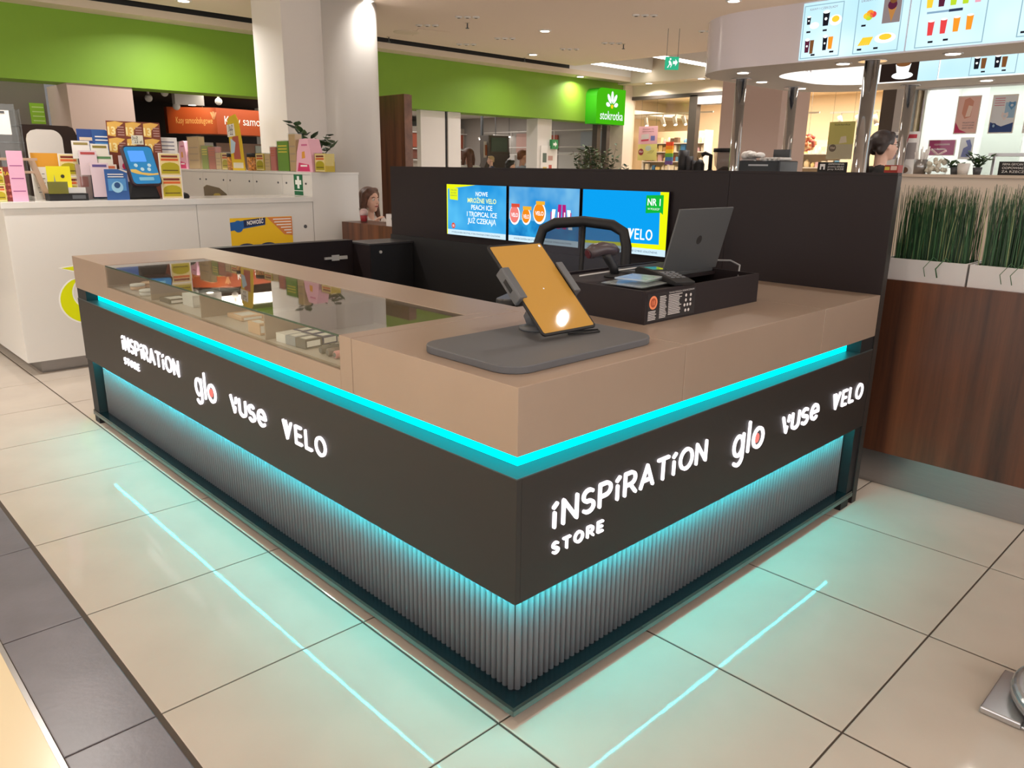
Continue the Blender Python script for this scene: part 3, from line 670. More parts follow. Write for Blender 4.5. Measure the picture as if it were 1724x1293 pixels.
# local: +x = forward, y = left
M_mesh = bpy.data.materials.new('chair_mesh'); M_mesh.use_nodes = True
nt = M_mesh.node_tree; pb = nt.nodes['Principled BSDF']; pb.inputs['Base Color'].default_value = (.012, .014, .03, 1); pb.inputs['Alpha'].default_value = .72
fw = MB(); ol = [(-.225, .0), (-.235, .18), (-.23, .36), (-.21, .43), (-.15, .462), (0, .475), (.15, .462), (.21, .43), (.23, .36), (.235, .18), (.225, .0)]
def bk(p): return (-.2 - .12*p[1] + .35*p[0]**2, p[0], .79 + p[1])
fw.tube([bk(p) for p in ol] + [bk(ol[0])], .027, 8); fw.build('back_frame', M_dark, OC, world=False)
m = MB(); nn_ = 8; g_ = []
for j in range(nn_ + 1):
    for i in range(9):
        xx = -.21 + .42*i/8; zz = .01 + .445*j/nn_; lim = .46 - .0
        g_.append((-.2 - .12*zz + .35*xx*xx, xx * (1 if zz < .37 else .93), .79 + min(zz, .462 - 1.4*max(0, abs(xx) - .13)**2*4)))
m.add(g_, [(j*9+i, j*9+i+1, (j+1)*9+i+1, (j+1)*9+i) for j in range(nn_) for i in range(8)], 0, True); m.build('back_mesh', M_mesh, OC, world=False)
MB().prism([(-.2, .0), (.2, .0), (.21, .24), (-.21, .24)], (-.235, 0, .77), Y3, Z3, X3, -.01, .01).build('lower_pad', M_dark, OC, world=False)
MB().tube([bk((0, .0)), bk((0, .46))], .012, 8).build('spine', M_dark, OC, world=False)
MB().tube([(-.2, 0, .81), (-.24, 0, .6), (-.12, 0, .47)], .025, 8).build('back_stem', M_dark, OC, world=False)
MB().box(-.24, .25, -.24, .24, .47, .54).build('seat', M_dark, OC, .02, world=False)
for s_ in (-1, 1):
    ar = MB().tube([(.0, s_*.22, .5), (-.02, s_*.29, .58), (-.02, s_*.30, .87)], .016, 8).build('arm_post', M_dark, OC, world=False)
    MB().prism(rrect(.27, .09, .04, 4), (-.01, s_*.30, .87), X3, Y3, Z3, 0, .035).build('armrest', M_gun, OC, .008, world=False)
MB().tube([(0, 0, .1), (0, 0, .47)], .028, 12).build('gas_lift', M_gun, OC, world=False)
for k in range(5):
    a = 2*math.pi*k/5; MB().tube([(0, 0, .12), (.28*math.cos(a), .28*math.sin(a), .075)], [.03, .018], 8).build('base_leg', M_dark, OC, world=False)
    MB().ball((.28*math.cos(a), .28*math.sin(a), .035), .035, .035, .035).build('castor', M_dark, OC, world=False)
# goods in the display case
def C2(s): return mat('card_' + s, s, .55)
goods = 'packs in the glass display case'
cz = .8835
TAN = mat('tan_card', 'd2ab8a', .5); WHC = mat('white_card', 'dcd8d4', .4); NAV = mat('navy_card', '3b4066', .4); DGR = mat('dark_grey_card', '4c4744', .4); PINK = mat('pink_gloss', 'c98486', .3)
spots = [(-.0, 0), (.07, .02), (.14, .0), (.21, .03), (.03, .1), (.1, .12), (.17, .1), (.24, .13)]
for k, (dx, dy) in enumerate(spots):
    t = thing('tin', 'round pale tin in the cluster at the far end of the display case', 'tin', (.07 + dx, 2.74 + dy*2.2, cz), group=goods)
    MB().lathe([(.034, 0), (.036, .004), (.036, .018)], (.07 + dx, 2.74 + dy*2.2, cz), 16).build('body', TAN if k % 3 else WHC, t)
    MB().lathe([(.037, .018), (.037, .027), (.034, .029)], (.07 + dx, 2.74 + dy*2.2, cz), 16).build('lid', TAN if k % 2 else WHC, t)
def pack(x, y, sx, sy, sz, m_, lab, rz=0.):
    t = thing('pack', lab, 'pack', (x, y, cz), rz, group=goods)
    MB().box(-sx, sx, -sy, sy, 0, sz).build('box', m_, t, .001, world=False)
    MB().box(-sx*.8, sx*.8, -sy - .0004, -sy, sz*.2, sz*.8).build('label_print', M_paper, t, world=False)
    MB().box(-sx*.7, sx*.7, -sy*.6, sy*.6, sz, sz + .0004).build('top_print', WHC, t, world=False)
for k in range(5): pack(.12 + .055*k, 2.3 + .02*k, .022, .06, .055, WHC, 'white carton standing %s in the row of five in the display case' % ('first', 'second', 'third', 'fourth', 'fifth')[k])
pack(.1, 2.46, .05, .06, .02, DGR, 'flat dark pack beside the row of white cartons')
pack(.17, 1.86, .05, .07, .018, TAN, 'flat tan pack alone on the display case floor')
pack(.07, 1.53, .022, .05, .045, TAN, 'small tan carton close to the front glass left of the divider'); pack(.125, 1.53, .022, .05, .045, TAN, 'small tan carton standing deeper in the case beside its twin')
for k in range(3): pack(.085 + .004*k, 1.32 - .066*k, .036, .03, .035, WHC if k < 1 else C2('8f9298') if k < 2 else DGR, ('pale cigarette-size pack furthest left of the navy packs', 'pale barcode pack between grey and navy packs', 'dark pack with white barcode strip next to navy packs')[k], .1)
for k in range(3): pack(.165 + .004*k, 1.34 - .066*k, .034, .03, .033, NAV, ('navy pack with white end nearest the barcode packs', 'middle navy pack with white end', 'navy pack with white end deepest in the case')[k], .1)
pack(.2, 1.1, .05, .045, .012, DGR, 'flat dark leaflet box behind the device sticks')
for k, (m_, lab) in enumerate(((DGR, 'dark grey heating device lying furthest back in the case'), (mat('taupe_gloss', '6a5a54', .3), 'taupe heating device between the grey and pink ones'), (PINK, 'pink heating device at the end of the case'), (mat('peach_gloss', 'd8a488', .3), 'peach heating device half hidden by the bronze block'))):
    y = 1.06 - .047*k; x = .065
    t = thing('heating_device', lab, 'device', (x + .06, y, cz), group='device sticks in the display case')
    MB().tube([(x, y, cz + .014), (x + .004, y, cz + .014), (x + .12, y, cz + .014), (x + .124, y, cz + .014)], [.011, .0138, .0138, .011], 14).build('body', m_, t)
    MB().tube([(x - .001, y, cz + .014), (x, y, cz + .014)], .0085, 12).build('end_cap', M_gun, t)
# ------------------------------------------------------------------ wood planters (enclosure of the ice-cream bar)
PX = 2.58
for nm, ya, yb, lab in (('wood_planter', -3.2, 4.95, 'long dark walnut planter wall with steel plinth behind the kiosk'),):
    t = thing(nm, lab, 'planter', (PX + .14, .9, 0))
    y = ya; k = 0
    while y < yb - .01:
        y2 = min(yb, y + 1.25); bx('wood_panel', M_wood, t, PX, PX + .30, y + .001, y2 - .001, .17, 1.03); y = y2
    bx('steel_plinth', M_steel, t, PX + .008, PX + .29, ya, yb, 0, .17)
M_pl = mat('white_planter_plastic', 'cfcbcb', .45); M_soil = mat('dark_soil', '2a221c', .95)
GR = [mat('grass_dark', '1f3f26', .5), mat('grass_mid', '35613a', .5), mat('grass_pale', '8d9a6a', .55)]
def grass_box(y0, y1, lab, dens, top):
    t = thing('grass_planter', lab, 'planter', (PX + .13, (y0 + y1)/2, 1.03), group='white planters with artificial grass')
    m = MB(); th = .012; x0, x1 = PX + .02, PX + .26
    m.box(x0, x0 + th, y0, y1, 1.03, 1.13); m.box(x1 - th, x1, y0, y1, 1.03, 1.13); m.box(x0 + th, x1 - th, y0, y0 + th, 1.03, 1.13); m.box(x0 + th, x1 - th, y1 - th, y1, 1.03, 1.13); m.box(x0 + th, x1 - th, y0 + th, y1 - th, 1.03, 1.04)
    m.build('trough', M_pl, t)
    bx('soil', M_soil, t, x0 + th, x1 - th, y0 + th, y1 - th, 1.04, 1.11)
    g = MB()
    for k in range(int((y1 - y0) * dens)):
        bx_, by_ = random.uniform(x0 + .03, x1 - .03), random.uniform(y0 + .02, y1 - .02); h = random.uniform(.26, .36) * top
        lx, ly = random.gauss(0, .012), random.gauss(0, .012); r = random.uniform(.0014, .0024); mi = random.choices((0, 1, 2), (5, 4, 1))[0]
        pts = [Vector((bx_, by_, 1.10)), Vector((bx_ + lx*.4, by_ + ly*.4, 1.10 + h*.55)), Vector((bx_ + lx, by_ + ly, 1.11 + h))]
        v_ = []
        for p, q in zip(pts, (1, .8, .3)):
            for a in (0, 2.1, 4.2): v_.append(p + Vector((math.cos(a), math.sin(a), 0)) * r * q)
        g.add(v_, [(i*3 + j, i*3 + (j+1) % 3, i*3 + 3 + (j+1) % 3, i*3 + 3 + j) for i in range(2) for j in range(3)], mi)
    g.build('grass', GR, t, kind='stuff')
    for k in range(3):
        yy = random.uniform(y0 + .05, y1 - .05); MB().tube([(x0 + .04, yy, 1.11), (x0 - .01, yy + .03, 1.15), (x0 - .03, yy + .06, 1.10), (x0 - .025, yy + .05, 1.06)], .0016, 4).build('bent_blade', GR[1], t)
grass_box(-.225, .14, 'white grass planter next to the end of the screen wall', 1500, 1.0)
grass_box(-.62, -.235, 'white grass planter at the right edge of the picture', 1500, 1.03)
grass_box(3.72, 4.275, 'white grass planter far behind the screen wall near the seated woman', 700, 1.0)
# cafe table foot bottom right
t = thing('table_base', 'polished steel table foot standing on the floor tiles', 'table', (1.27, -1.12, 0))
M_foot = mat('satin_steel', 'c2c2c4', .24, metal=.75)
MB().box(1.045, 1.30, -.99, -.885, .002, .022).build('foot_bar', M_foot, t, .004)
MB().box(1.05, 1.26, -1.4, -.99, .002, .012).build('foot_bar', M_foot, t, .003)
MB().prism(disc(0, 0, .235, 40), (1.225, -1.155, .0), X3, Y3, Z3, .03, .075).build('base_plate', M_foot, t, .02, seg=4)
MB().lathe([(.185, .075), (.175, .085), (.165, .082), (.13, .082), (.09, .09), (.04, .10), (.03, .12), (.03, .70)], (1.225, -1.155, 0), 36).build('stem', M_foot, t)
MB().lathe([(.3, .70), (.3, .73)], (1.29, -1.3, 0), 32).build('table_top', M_wood2, t)
# ------------------------------------------------------------------ white lottery stand
FY = 5.08
LC = thing('lottery_counter', 'white glossy low counter with yellow crescent logo and steel plinth', 'counter', (1.17, 5.35, 0))
bx('front_panel', M_white, LC, -.03, 1.31, FY, FY + .55, .10, 1.205, .001); bx('front_panel', M_white, LC, 1.314, 2.365, FY, FY + .55, .10, 1.205, .001)
bx('side_panel', M_white, LC, -.034, -.03, FY + .002, 7.2, .10, 1.205); bx('side_run', M_white, LC, -.03, .39, FY + .55, 7.2, .10, 1.205)
bx('worktop', M_white, LC, -.045, 2.365, FY - .012, FY + .57, 1.205, 1.25, .002); bx('worktop', M_white, LC, -.045, .40, FY + .572, 7.2, 1.205, 1.25, .002)
bx('plinth', M_steel, LC, .06, 2.36, FY + .06, FY + .5, 0, .10); bx('plinth', M_steel, LC, .06, .38, FY + .5, 7.15, 0, .10)
MB().tube([(2.28, FY, .99), (2.28, FY - .004, .99)], .016, 12).build('lock', M_gun, LC)
# crescent logo
o = Vector((0, FY, 0)); YEL = mat('lemon_print', 'dfe800', .4)
def cres(s):
    A = [(.42 + .185*s*math.cos(math.radians(a)), .525 + .175*s*math.sin(math.radians(a))) for a in range(120, 331, 10)]
    B_ = [(.47 + .15*math.cos(math.radians(a))*(2 - s), .575 + .14*math.sin(math.radians(a))*(2 - s)) for a in range(330, 119, -10)]
    return A + B_
poly('logo_outline', mat('white_print_gloss', 'f2f4f0', .3), LC, cres(1.06), o, X3, Z3, d=.0006); poly('logo_crescent', YEL, LC, cres(1.0), o, X3, Z3, d=.001)
poly('logo_outline', MATS['white_print_gloss'], LC, [(.25,.775),(.46,.80),(.46,.70),(.42,.71)], o, X3, Z3, d=.0006); poly('logo_point', YEL, LC, [(.27,.77),(.46,.79),(.46,.715)], o, X3, Z3, d=.001)
# poster on the front
t = thing('poster', 'yellow and orange poster with blue ribbon heading stuck on the white counter', 'poster', (1.86, FY, .6))
YO = mat('poster_yellow', 'efc21e', .5); BLU = mat('poster_blue', '1f5fa8', .5); ORG = mat('poster_orange', 'd98443', .5); WPR = mat('print_white', 'f2f0ee', .6); DNV = mat('print_navy', '1c2c58', .6)
qb = Vector((1.58, FY - .0005, .62))
quad('sheet', YO, t, qb, X3, Z3, .57, .465); qb = qb - Y3 * .0008
poly('orange_corner', ORG, t, [(.335,.462),(.57,.462),(.57,.30),(.49,.31)], qb, X3, Z3)
poly('blue_ribbon', BLU, t, [(0,.43),(.32,.462),(.315,.40),(0,.36)], qb, X3, Z3); poly('ribbon_end', DNV, t, [(.12,.445),(.32,.462),(.315,.405),(.12,.385)], qb, X3, Z3, d=.0012)
text('NOWOŚĆ', qb + X3*.15 + Z3*.405, Vector((1,0,.08)), Z3, WPR, t, w=.15, h=.032, d=.0018, bold=.03)
poly('blue_badge', BLU, t, disc(.07, .395, .045, 14, .05), qb, X3, Z3, d=.0016)
for k, wd in enumerate((.17, .16, .14, .1, .07, .05)): quad('print_line', WPR, t, qb + X3*(.56 - wd) + Z3*(.44 - .024*k), X3, Z3, wd, .009, d=.0014)
for cx in (.13, .33): poly('round_print', DNV, t, disc(cx, .19, .1, 24, .06), qb, X3, Z3, d=.0012); poly('round_inner', ORG, t, disc(cx, .19, .08, 24, .045), qb, X3, Z3, d=.0016)
# tall cabinet run
TC = thing('tall_white_cabinet', 'taller white cupboard run with keyhole doors and green first aid sign', 'cabinet', (2.6, 6.6, 0))
bx('plinth', M_steel, TC, 2.4, 2.82, FY + .06, 8.15, 0, .10)
bx('end_panel', M_white, TC, 2.37, 2.86, FY, FY + .02, .10, 1.44, .001)
bx('carcass', M_white, TC, 2.385, 2.855, FY + .02, 8.2, .10, 1.44)
bx('top', M_white, TC, 2.367, 2.865, FY - .004, 8.2, 1.44, 1.462, .001)
ys = [FY + .02, 5.62, 6.22, 6.82, 7.42, 8.19]
for k in range(5):
    d = bx('door', M_white, TC, 2.37, 2.385, ys[k] + .002, ys[k+1] - .002, .12, 1.436)
    for yy in (ys[k] + .08, ys[k+1] - .08): MB().tube([(2.37, yy, 1.36), (2.362, yy, 1.36)], .009, 8).build('keyhole', M_gun, d)
quad('first_aid_sign', mat('safety_green', '1d6b46', .5), TC, (2.3695, 5.40, 1.255), -Y3, Z3, .16, .19)
o = Vector((2.369, 5.40, 1.255)); CRW = mat('sign_white', 'eef2ee', .6)
poly('cross', CRW, TC, [(.06,.06),(.1,.06),(.1,.095),(.135,.095),(.135,.135),(.1,.135),(.1,.17),(.06,.17),(.06,.135),(.025,.135),(.025,.095),(.06,.095)], o, -Y3, Z3, d=.001)
quad('sign_bar', CRW, TC, o + Z3*.038, -Y3, Z3, .16, .005, d=.001)
# ---- helpers for paper goods
def C2(s): return mat('card_' + s, s, .55)
def easel(t, p0, p1, y, z):
    xm = (p0 + p1)/2; MB().obox((xm, y + .035, z + .06), X3, Vector((0, -.5, 1)), Vector((0, 1, .5)), .012, .062, .0015).build('easel_leg', M_paper, t)
def card(name, lab, cat, l, t_, r, b_, y, m_, zb=None, group=None, easel_leg=True, th=.004):
    p0 = P(l, b_, y=y); p1 = P(r, t_, y=y); z0 = zb if zb is not None else p0.z
    t = thing(name, lab, cat, ((p0.x + p1.x)/2, y, z0), group=group)
    bx('card', m_, t, p0.x, p1.x, y, y + th, z0, p1.z)
    if easel_leg: easel(t, p0.x, p1.x, y + th, z0)
    return t, Vector((p0.x, y, z0)), p1.x - p0.x, p1.z - z0
def scratch(t, o, w, h, n, u=X3):
    """column of n scratch cards: bun-like red band above an olive dome on yellow"""
    for k in range(n):
        z = o + Z3*(h*k/n); hh = h/n
        quad('card_face', C2('e8d49a'), t, z + u*(w*.04) + Z3*hh*.03, u, Z3, w*.92, hh*.94, d=.0006)
        quad('card_band', C2('7a2f1c'), t, z + u*(w*.12) + Z3*hh*.80, u, Z3, w*.76, hh*.10, d=.0012); quad('card_band', C2('d9662c'), t, z + u*(w*.1) + Z3*hh*.66, u, Z3, w*.8, hh*.10, d=.0012)
        pts = [(w*.08, hh*.1), (w*.92, hh*.1), (w*.92, hh*.42)] + [(w*.5 + w*.42*math.cos(math.radians(a)), hh*.42 + hh*.18*math.sin(math.radians(a))) for a in (30, 60, 90, 120, 150)] + [(w*.08, hh*.42)]
        poly('card_dome', C2('b3a516'), t, pts, z, u, Z3, d=.0014)
        quad('card_line', C2('6b5a10'), t, z + u*(w*.14) + Z3*hh*.22, u, Z3, w*.72, hh*.05, d=.002)
ZL = 1.25
gp = 'leaflets and cards on the lottery counter'
# far left: acrylic leaflet rack
xr = P(24, 300, y=5.3).x
t = thing('acrylic_rack', 'clear acrylic shelf rack with wooden side legs at the left picture edge', 'rack', (xr - .1, 5.35, ZL))
for k in range(4): bx('shelf', GL_ACR, t, xr - .32, xr + .1, 5.3, 5.45, 1.42 + .115*k, 1.426 + .115*k)
bx('back_sheet', GL_ACR, t, xr - .32, xr + .1, 5.452, 5.457, ZL + .1, 1.92)
for x in (xr - .1, xr + .09): bx('upright', GL_ACR, t, x, x + .006, 5.30, 5.45, ZL, 1.88)
for y in (5.34,): MB().obox(((xr + .19), 5.42, ZL + .14), X3, Vector((-.28, 0, 1)), Y3, .02, .15, .014).build('wooden_leg', mat('pale_wood', 'b79a84', .5), t)
MB().obox(((xr + .32), 5.46, ZL + .09), X3, Vector((-.5, 0, .9)), Y3, .016, .105, .01).build('wooden_leg', mat('dark_bent_wood', '5a4238', .5), t)
for k in range(2): bx('wooden_rail', mat('pale_wood'), t, xr - .2, xr + .16, 5.285, 5.3, 1.44 + .09*k, 1.458 + .09*k)
t, o, w_, h_ = card('paper_sheet', 'crumpled white paper sheet hanging on the acrylic rack', 'paper', -4, 186, 14, 226, 5.27, M_paper, easel_leg=False, group=gp)
bx('clip', M_gun, t, o.x + .02, o.x + .06, 5.267, 5.30, o.z + h_ - .02, o.z + h_ - .005)
t, o, w_, h_ = card('scratch_card_stand', 'dark red and gold scratch card stand at the far left', 'card stand', 5, 281, 24, 334, 5.2, C2('8a3a34'), ZL, gp); text('MAX', o + X3*w_*.5 + Z3*h_*.75, X3, Z3, C2('f0d040'), t, w=w_*.8, align='CENTER', d=.002)
for k in range(3):
    for i in range(3): poly('coin', C2('c06a60'), t, disc(w_*(.25 + .25*i), h_*(.15 + .17*k), .01, 8), o, X3, Z3, d=.0015)
t, o, w_, h_ = card('scratch_card_stand', 'green and brown scratch card strip touching the left picture edge', 'card stand', -12, 282, 4, 334, 5.19, C2('a8b432'), ZL, gp); scratch(t, o, w_, h_, 2)
t, o, w_, h_ = card('leaflet', 'tall narrow pink leaflet beside the dark red card stand', 'leaflet', 22, 254, 36, 335, 5.13, C2('e3aecb'), ZL, gp)
for k in range(3): quad('print_line', C2('9a4a86'), t, o + X3*w_*.1 + Z3*h_*(.2 + .25*k), X3, Z3, w_*.8, .006)
t, o, w_, h_ = card('calendar_poster', 'orange headed calendar sheet in front of the white board', 'poster', 58, 258, 96, 309, 5.5, C2('ece6de'), ZL, gp)
quad('heading', C2('dc9a2c'), t, o + Z3*h_*.70, X3, Z3, w_, h_*.30)
for i in range(4):
    for k in range(5): quad('print_line', C2('8a8890'), t, o + X3*w_*(.12 + .2*i) + Z3*h_*(.14 + .1*k), X3, Z3, w_*.1, .006)
t, o, w_, h_ = card('leaflet', 'bright yellow leaflet standing behind the black display box', 'leaflet', 82, 280, 117, 318, 5.35, C2('e6dc1c'), ZL, gp)
poly('print_shape', C2('8f9a90'), t, [(w_*.2,h_*.1),(w_*.4,h_*.1),(w_*.3,h_*.75)], o, X3, Z3, d=.001); poly('print_shape', C2('3a3420'), t, disc(w_*.65, h_*.7, .014, 8), o, X3, Z3, d=.001)
# black little display box
a, b_ = P(84, 336, y=5.14).x, P(150, 336, y=5.14).x
t = thing('display_box', 'small black box with clear yellow tinted lid on the lottery counter', 'box', ((a + b_)/2, 5.2, ZL))
bx('body', M_dark, t, a, b_, 5.14, 5.26, ZL, ZL + .05, .002); bx('lid', mat('tinted_lid', '6f6c24', .12), t, a, a + (b_ - a)*.5, 5.138, 5.15, ZL + .05, ZL + .135)
bx('printer_slot', M_gun, t, a + (b_ - a)*.58, b_ - .02, 5.137, 5.14, ZL + .012, ZL + .04); bx('white_base', M_white, t, a + (b_ - a)*.5, b_ + .02, 5.26, 5.4, ZL, ZL + .09)
t, o, w_, h_ = card('scratch_card_strip', 'two-high scratch card strip left of the pale pink leaflet', 'card strip', 104, 259, 130, 312, 5.45, M_paper, ZL, gp); scratch(t, o, w_, h_, 2)
t, o, w_, h_ = card('leaflet', 'small pale pink leaflet between card strip and slip rack', 'leaflet', 131, 277, 150, 311, 5.42, C2('e6c4c0'), ZL, gp); quad('print_shape', C2('d89088'), t, o + X3*w_*.2 + Z3*h_*.35, X3, Z3, w_*.6, h_*.3)
# slip rack
a, b_ = P(146, 334, y=5.2).x, P(178, 334, y=5.2).x
t = thing('slip_rack', 'clear stepped rack holding betting slips beside the blue leaflet', 'rack', ((a + b_)/2, 5.3, ZL))
bx('base', GL_ACR, t, a, b_ + .02, 5.16, 5.42, ZL, ZL + .012)
for k, (dx, z0, z1, y, cm, hd_) in enumerate(((.0, .30, .43, 5.40, 'e8e4e0', '9a8a50'), (.02, .18, .36, 5.33, 'dcc8d0', 'b04848'), (.06, .02, .27, 5.22, 'dcc6cf', '5c4c86'), (.125, .22, .41, 5.38, 'e8e4d8', '8a7c30'), (.135, .19, .33, 5.34, 'e6e0d4', '5a8a58'), (.145, .15, .26, 5.30, 'e6d8cc', 'cc6a40'))):
    s_ = quad('slip', C2(cm), t, (a + dx, y, ZL + z0), X3, Z3, .125, z1 - z0, th=.004); quad('slip_heading', C2(hd_), s_, (a + dx + .012, y - .003, ZL + z1 - .03), X3, Z3, .10, .018)
    bx('divider', GL_ACR, t, a + dx - .003, a + dx + .128, y + .004, y + .007, ZL + .012, ZL + z1 - .02)
def blue_leaf(t, o, w_, h_):
    quad('print_sky', C2('4f8fcc'), t, o + X3*w_*.1 + Z3*h_*.3, X3, Z3, w_*.8, h_*.4, d=.0008); poly('print_globe', C2('9ccdea'), t, disc(w_*.5, h_*.42, min(w_, h_)*.26, 16), o, X3, Z3, d=.0012); poly('print_robot', C2('234a80'), t, disc(w_*.5, h_*.48, min(w_, h_)*.14, 10), o, X3, Z3, d=.0016)
    for k in range(2): quad('print_line', WPR, t, o + X3*w_*.12 + Z3*h_*(.74 + .08*k), X3, Z3, w_*.7, h_*.03, d=.0014)
    poly('print_flash', C2('d8d0c8'), t, [(w_*.6, h_), (w_, h_*.88), (w_, h_*.94), (w_*.75, h_)], o, X3, Z3, d=.0014)
t, o, w_, h_ = card('leaflet', 'blue leaflet with round pale globe print standing on the counter left of the terminal', 'leaflet', 181, 285, 213, 334, 5.12, C2('2f5a9c'), ZL, gp); blue_leaf(t, o, w_, h_)
t, o, w_, h_ = card('poster', 'dark blue price list poster standing high above the slip rack', 'poster', 139, 218, 163, 300, 5.5, C2('2c4a8e'), ZL, gp)
for k in range(5): quad('print_line', C2('8fa2cc'), t, o + X3*w_*.12 + Z3*(h_ - .06 - .028*k - .05), X3, Z3, w_*.6, .007)
quad('print_bar', C2('e4cdb4'), t, o + X3*w_*.1 + Z3*(h_ - .085), X3, Z3, w_*.8, .025)
t, o, w_, h_ = card('poster', 'blue globe poster beside the dark blue price list', 'poster', 164, 219, 191, 300, 5.49, C2('2f5a9c'), ZL, gp); blue_leaf(t, o + Z3*(h_*.38), w_, h_*.62)
# the big scratch card poster
t, o, w_, h_ = card('scratch_poster', 'wide brown and gold poster of six lucky scratch cards with handwritten price note', 'poster', 191, 207, 268, 310, 5.46, C2('7d3d2a'), ZL, gp)
zz = P(191, 258, y=5.46).z - ZL
for i in range(3):
    for k in range(2):
        oo = o + X3*(w_*i/3) + Z3*(zz + (h_ - zz)*k/2); ww, hh = w_/3, (h_ - zz)/2
        poly('gold_splash', C2('e9b95a'), t, [(ww*.02,hh*.1),(ww*.45,hh*.04),(ww*.5,hh*.5),(ww*.95,hh*.9),(ww*.5,hh*.98),(ww*.05,hh*.9)], oo, X3, Z3, d=.0008)
        text('13', oo + X3*ww*.04 + Z3*hh*.18, X3, Z3, C2('fbe9a8'), t, w=ww*.42, h=hh*.45, d=.0016, bold=.04)
        for q in range(4): quad('print_line', C2('b89088'), t, oo + X3*ww*.58 + Z3*hh*(.12 + .16*q), X3, Z3, ww*.36, hh*.07, d=.001)
nz = P(222, 243, y=5.46); quad('price_note', C2('e6e2d0'), t, (nz.x, 5.459, nz.z), X3, Z3, .09, .07, d=.0022); text('Już', (nz.x + .005, 5.4565, nz.z + .04), X3, Z3, C2('2a2a2a'), t, w=.045, d=.001); text('22 zł', (nz.x + .02, 5.4565, nz.z + .01), X3, Z3, C2('2a2a2a'), t, w=.06, d=.001)
# blue terminal
a = P(244, 333, y=5.2).x
t = thing('lottery_terminal', 'bright blue ticket checking terminal on a black foot', 'terminal', (a, 5.25, ZL))
MB().prism([(-.13, 0), (.13, 0), (.11, .06), (.09, .13), (-.09, .13), (-.11, .06)], (a, 5.2, ZL), X3, Z3, Y3, 0, .16).build('foot', M_dark, t, .015)
fu, fv = Vector((1, 0, .02)).normalized(), Vector((-.12, .25, 1)).normalized(); fn = fu.cross(fv).normalized(); fc = Vector((a + .005, 5.19, ZL + .255))
MB().prism(rrect(.225, .31, .03, 4), fc, fu, fv, fn, -.06, 0).build('head', mat('plum_black', '3a2830', .4), t, .006)
fp = MB().prism(rrect(.205, .285, .025, 4), fc, fu, fv, fn, 0, .004).build('face_plate', mat('terminal_blue', '1f86c8', .3), t)
MB().prism(rrect(.12, .085, .006, 3, -.02, .07), fc, fu, fv, fn, .004, .006).build('display', emi('terminal_screen', '5a9cf4', 1.1), fp)
MB().prism([(-.1, -.03), (-.06, -.03), (-.02, -.055), (.06, -.065), (.1, -.06), (.1, -.075), (.02, -.08), (-.06, -.065), (-.1, -.05)], fc, fu, fv, fn, .004, .005).build('gold_swoosh', C2('d8b860'), fp)
for cx, cy in ((-.05, .0), (.05, -.0), (-.01, -.03), (.04, -.032)): MB().prism(disc(cx, cy, .014, 10), fc, fu, fv, fn, .004, .0052).build('icon', C2('b8dcec'), fp)
MB().prism(rrect(.11, .025, .004, 2, 0, -.105), fc, fu, fv, fn, .004, .0052).build('button_bar', C2('7fc0e0'), fp)
t, o, w_, h_ = card('notice', 'white printed notice sheet behind the blue terminal', 'notice', 266, 232, 297, 300, 5.5, M_paper, ZL, gp)
for k in range(5): quad('print_line', C2('6a6a80'), t, o + X3*w_*.12 + Z3*(h_ - .04 - .03*k), X3, Z3, w_*.75, .008)
t, o, w_, h_ = card('scratch_card_strip', 'tall two-high scratch card strip right of the blue terminal', 'card strip', 274, 258, 302, 334, 5.18, M_paper, ZL, gp); scratch(t, o, w_, h_, 2)
t, o, w_, h_ = card('brochure', 'dark teal brochure half hidden behind the blue terminal', 'leaflet', 207, 286, 226, 333, 5.42, C2('3a5a6c'), ZL, gp); text('ras', o + X3*.01 + Z3*h_*.6, X3, Z3, WPR, t, w=w_*.8, d=.001)
t, o, w_, h_ = card('leaflet', 'pale leaflet with crimson flower print peeping out above the counter left of the terminal', 'leaflet', 207, 262, 222, 330, 5.4, C2('e4cfd4'), ZL, gp); poly('print_flower', C2('cc2a5a'), t, disc(w_*.5, h_*.75, .03, 12), o, X3, Z3, d=.001)
xa = P(312, 330, y=5.2).x
t = thing('computer_mouse', 'black rounded mouse lying on the lottery counter', 'mouse', (xa, 5.25, ZL)); MB().ball((xa, 5.25, ZL + .012), .055, .04, .035, M=None).build('shell', M_dark, t); MB().obox((xa, 5.215, ZL + .035), X3, Y3, Z3, .004, .012, .004).build('wheel', M_gun, t)
xa = P(364, 330, y=6.2).x
t = thing('staff_chair', 'brown wooden chair back with gold sticker behind the white counter', 'chair', (xa, 6.2, 0))
MB().prism([(-.1, .7), (.12, .7), (.11, 1.24), (.04, 1.30), (-.08, 1.33), (-.11, 1.31)], (xa, 6.2, 0), X3, Z3, Y3, 0, .02).build('backrest', mat('olive_brown_ply', '6f6048', .4), t, .004)
MB().prism(rrect(.07, .06, .02), (xa + .01, 6.2, 1.22), X3, Z3, -Y3, 0, .001).build('sticker', C2('b09a4a'), t); bx('seat', MATS['olive_brown_ply'], t, xa - .2, xa + .2, 6.22, 6.6, .45, .47, .004)
for sx in (-.18, .16):
    for sy in (6.22, 6.56): bx('leg', M_gun, t, xa + sx, xa + sx + .02, sy, sy + .02, 0, .45)
    bx('back_post', M_gun, t, xa + sx*.5, xa + sx*.5 + .02, 6.222, 6.24, .47, .75)
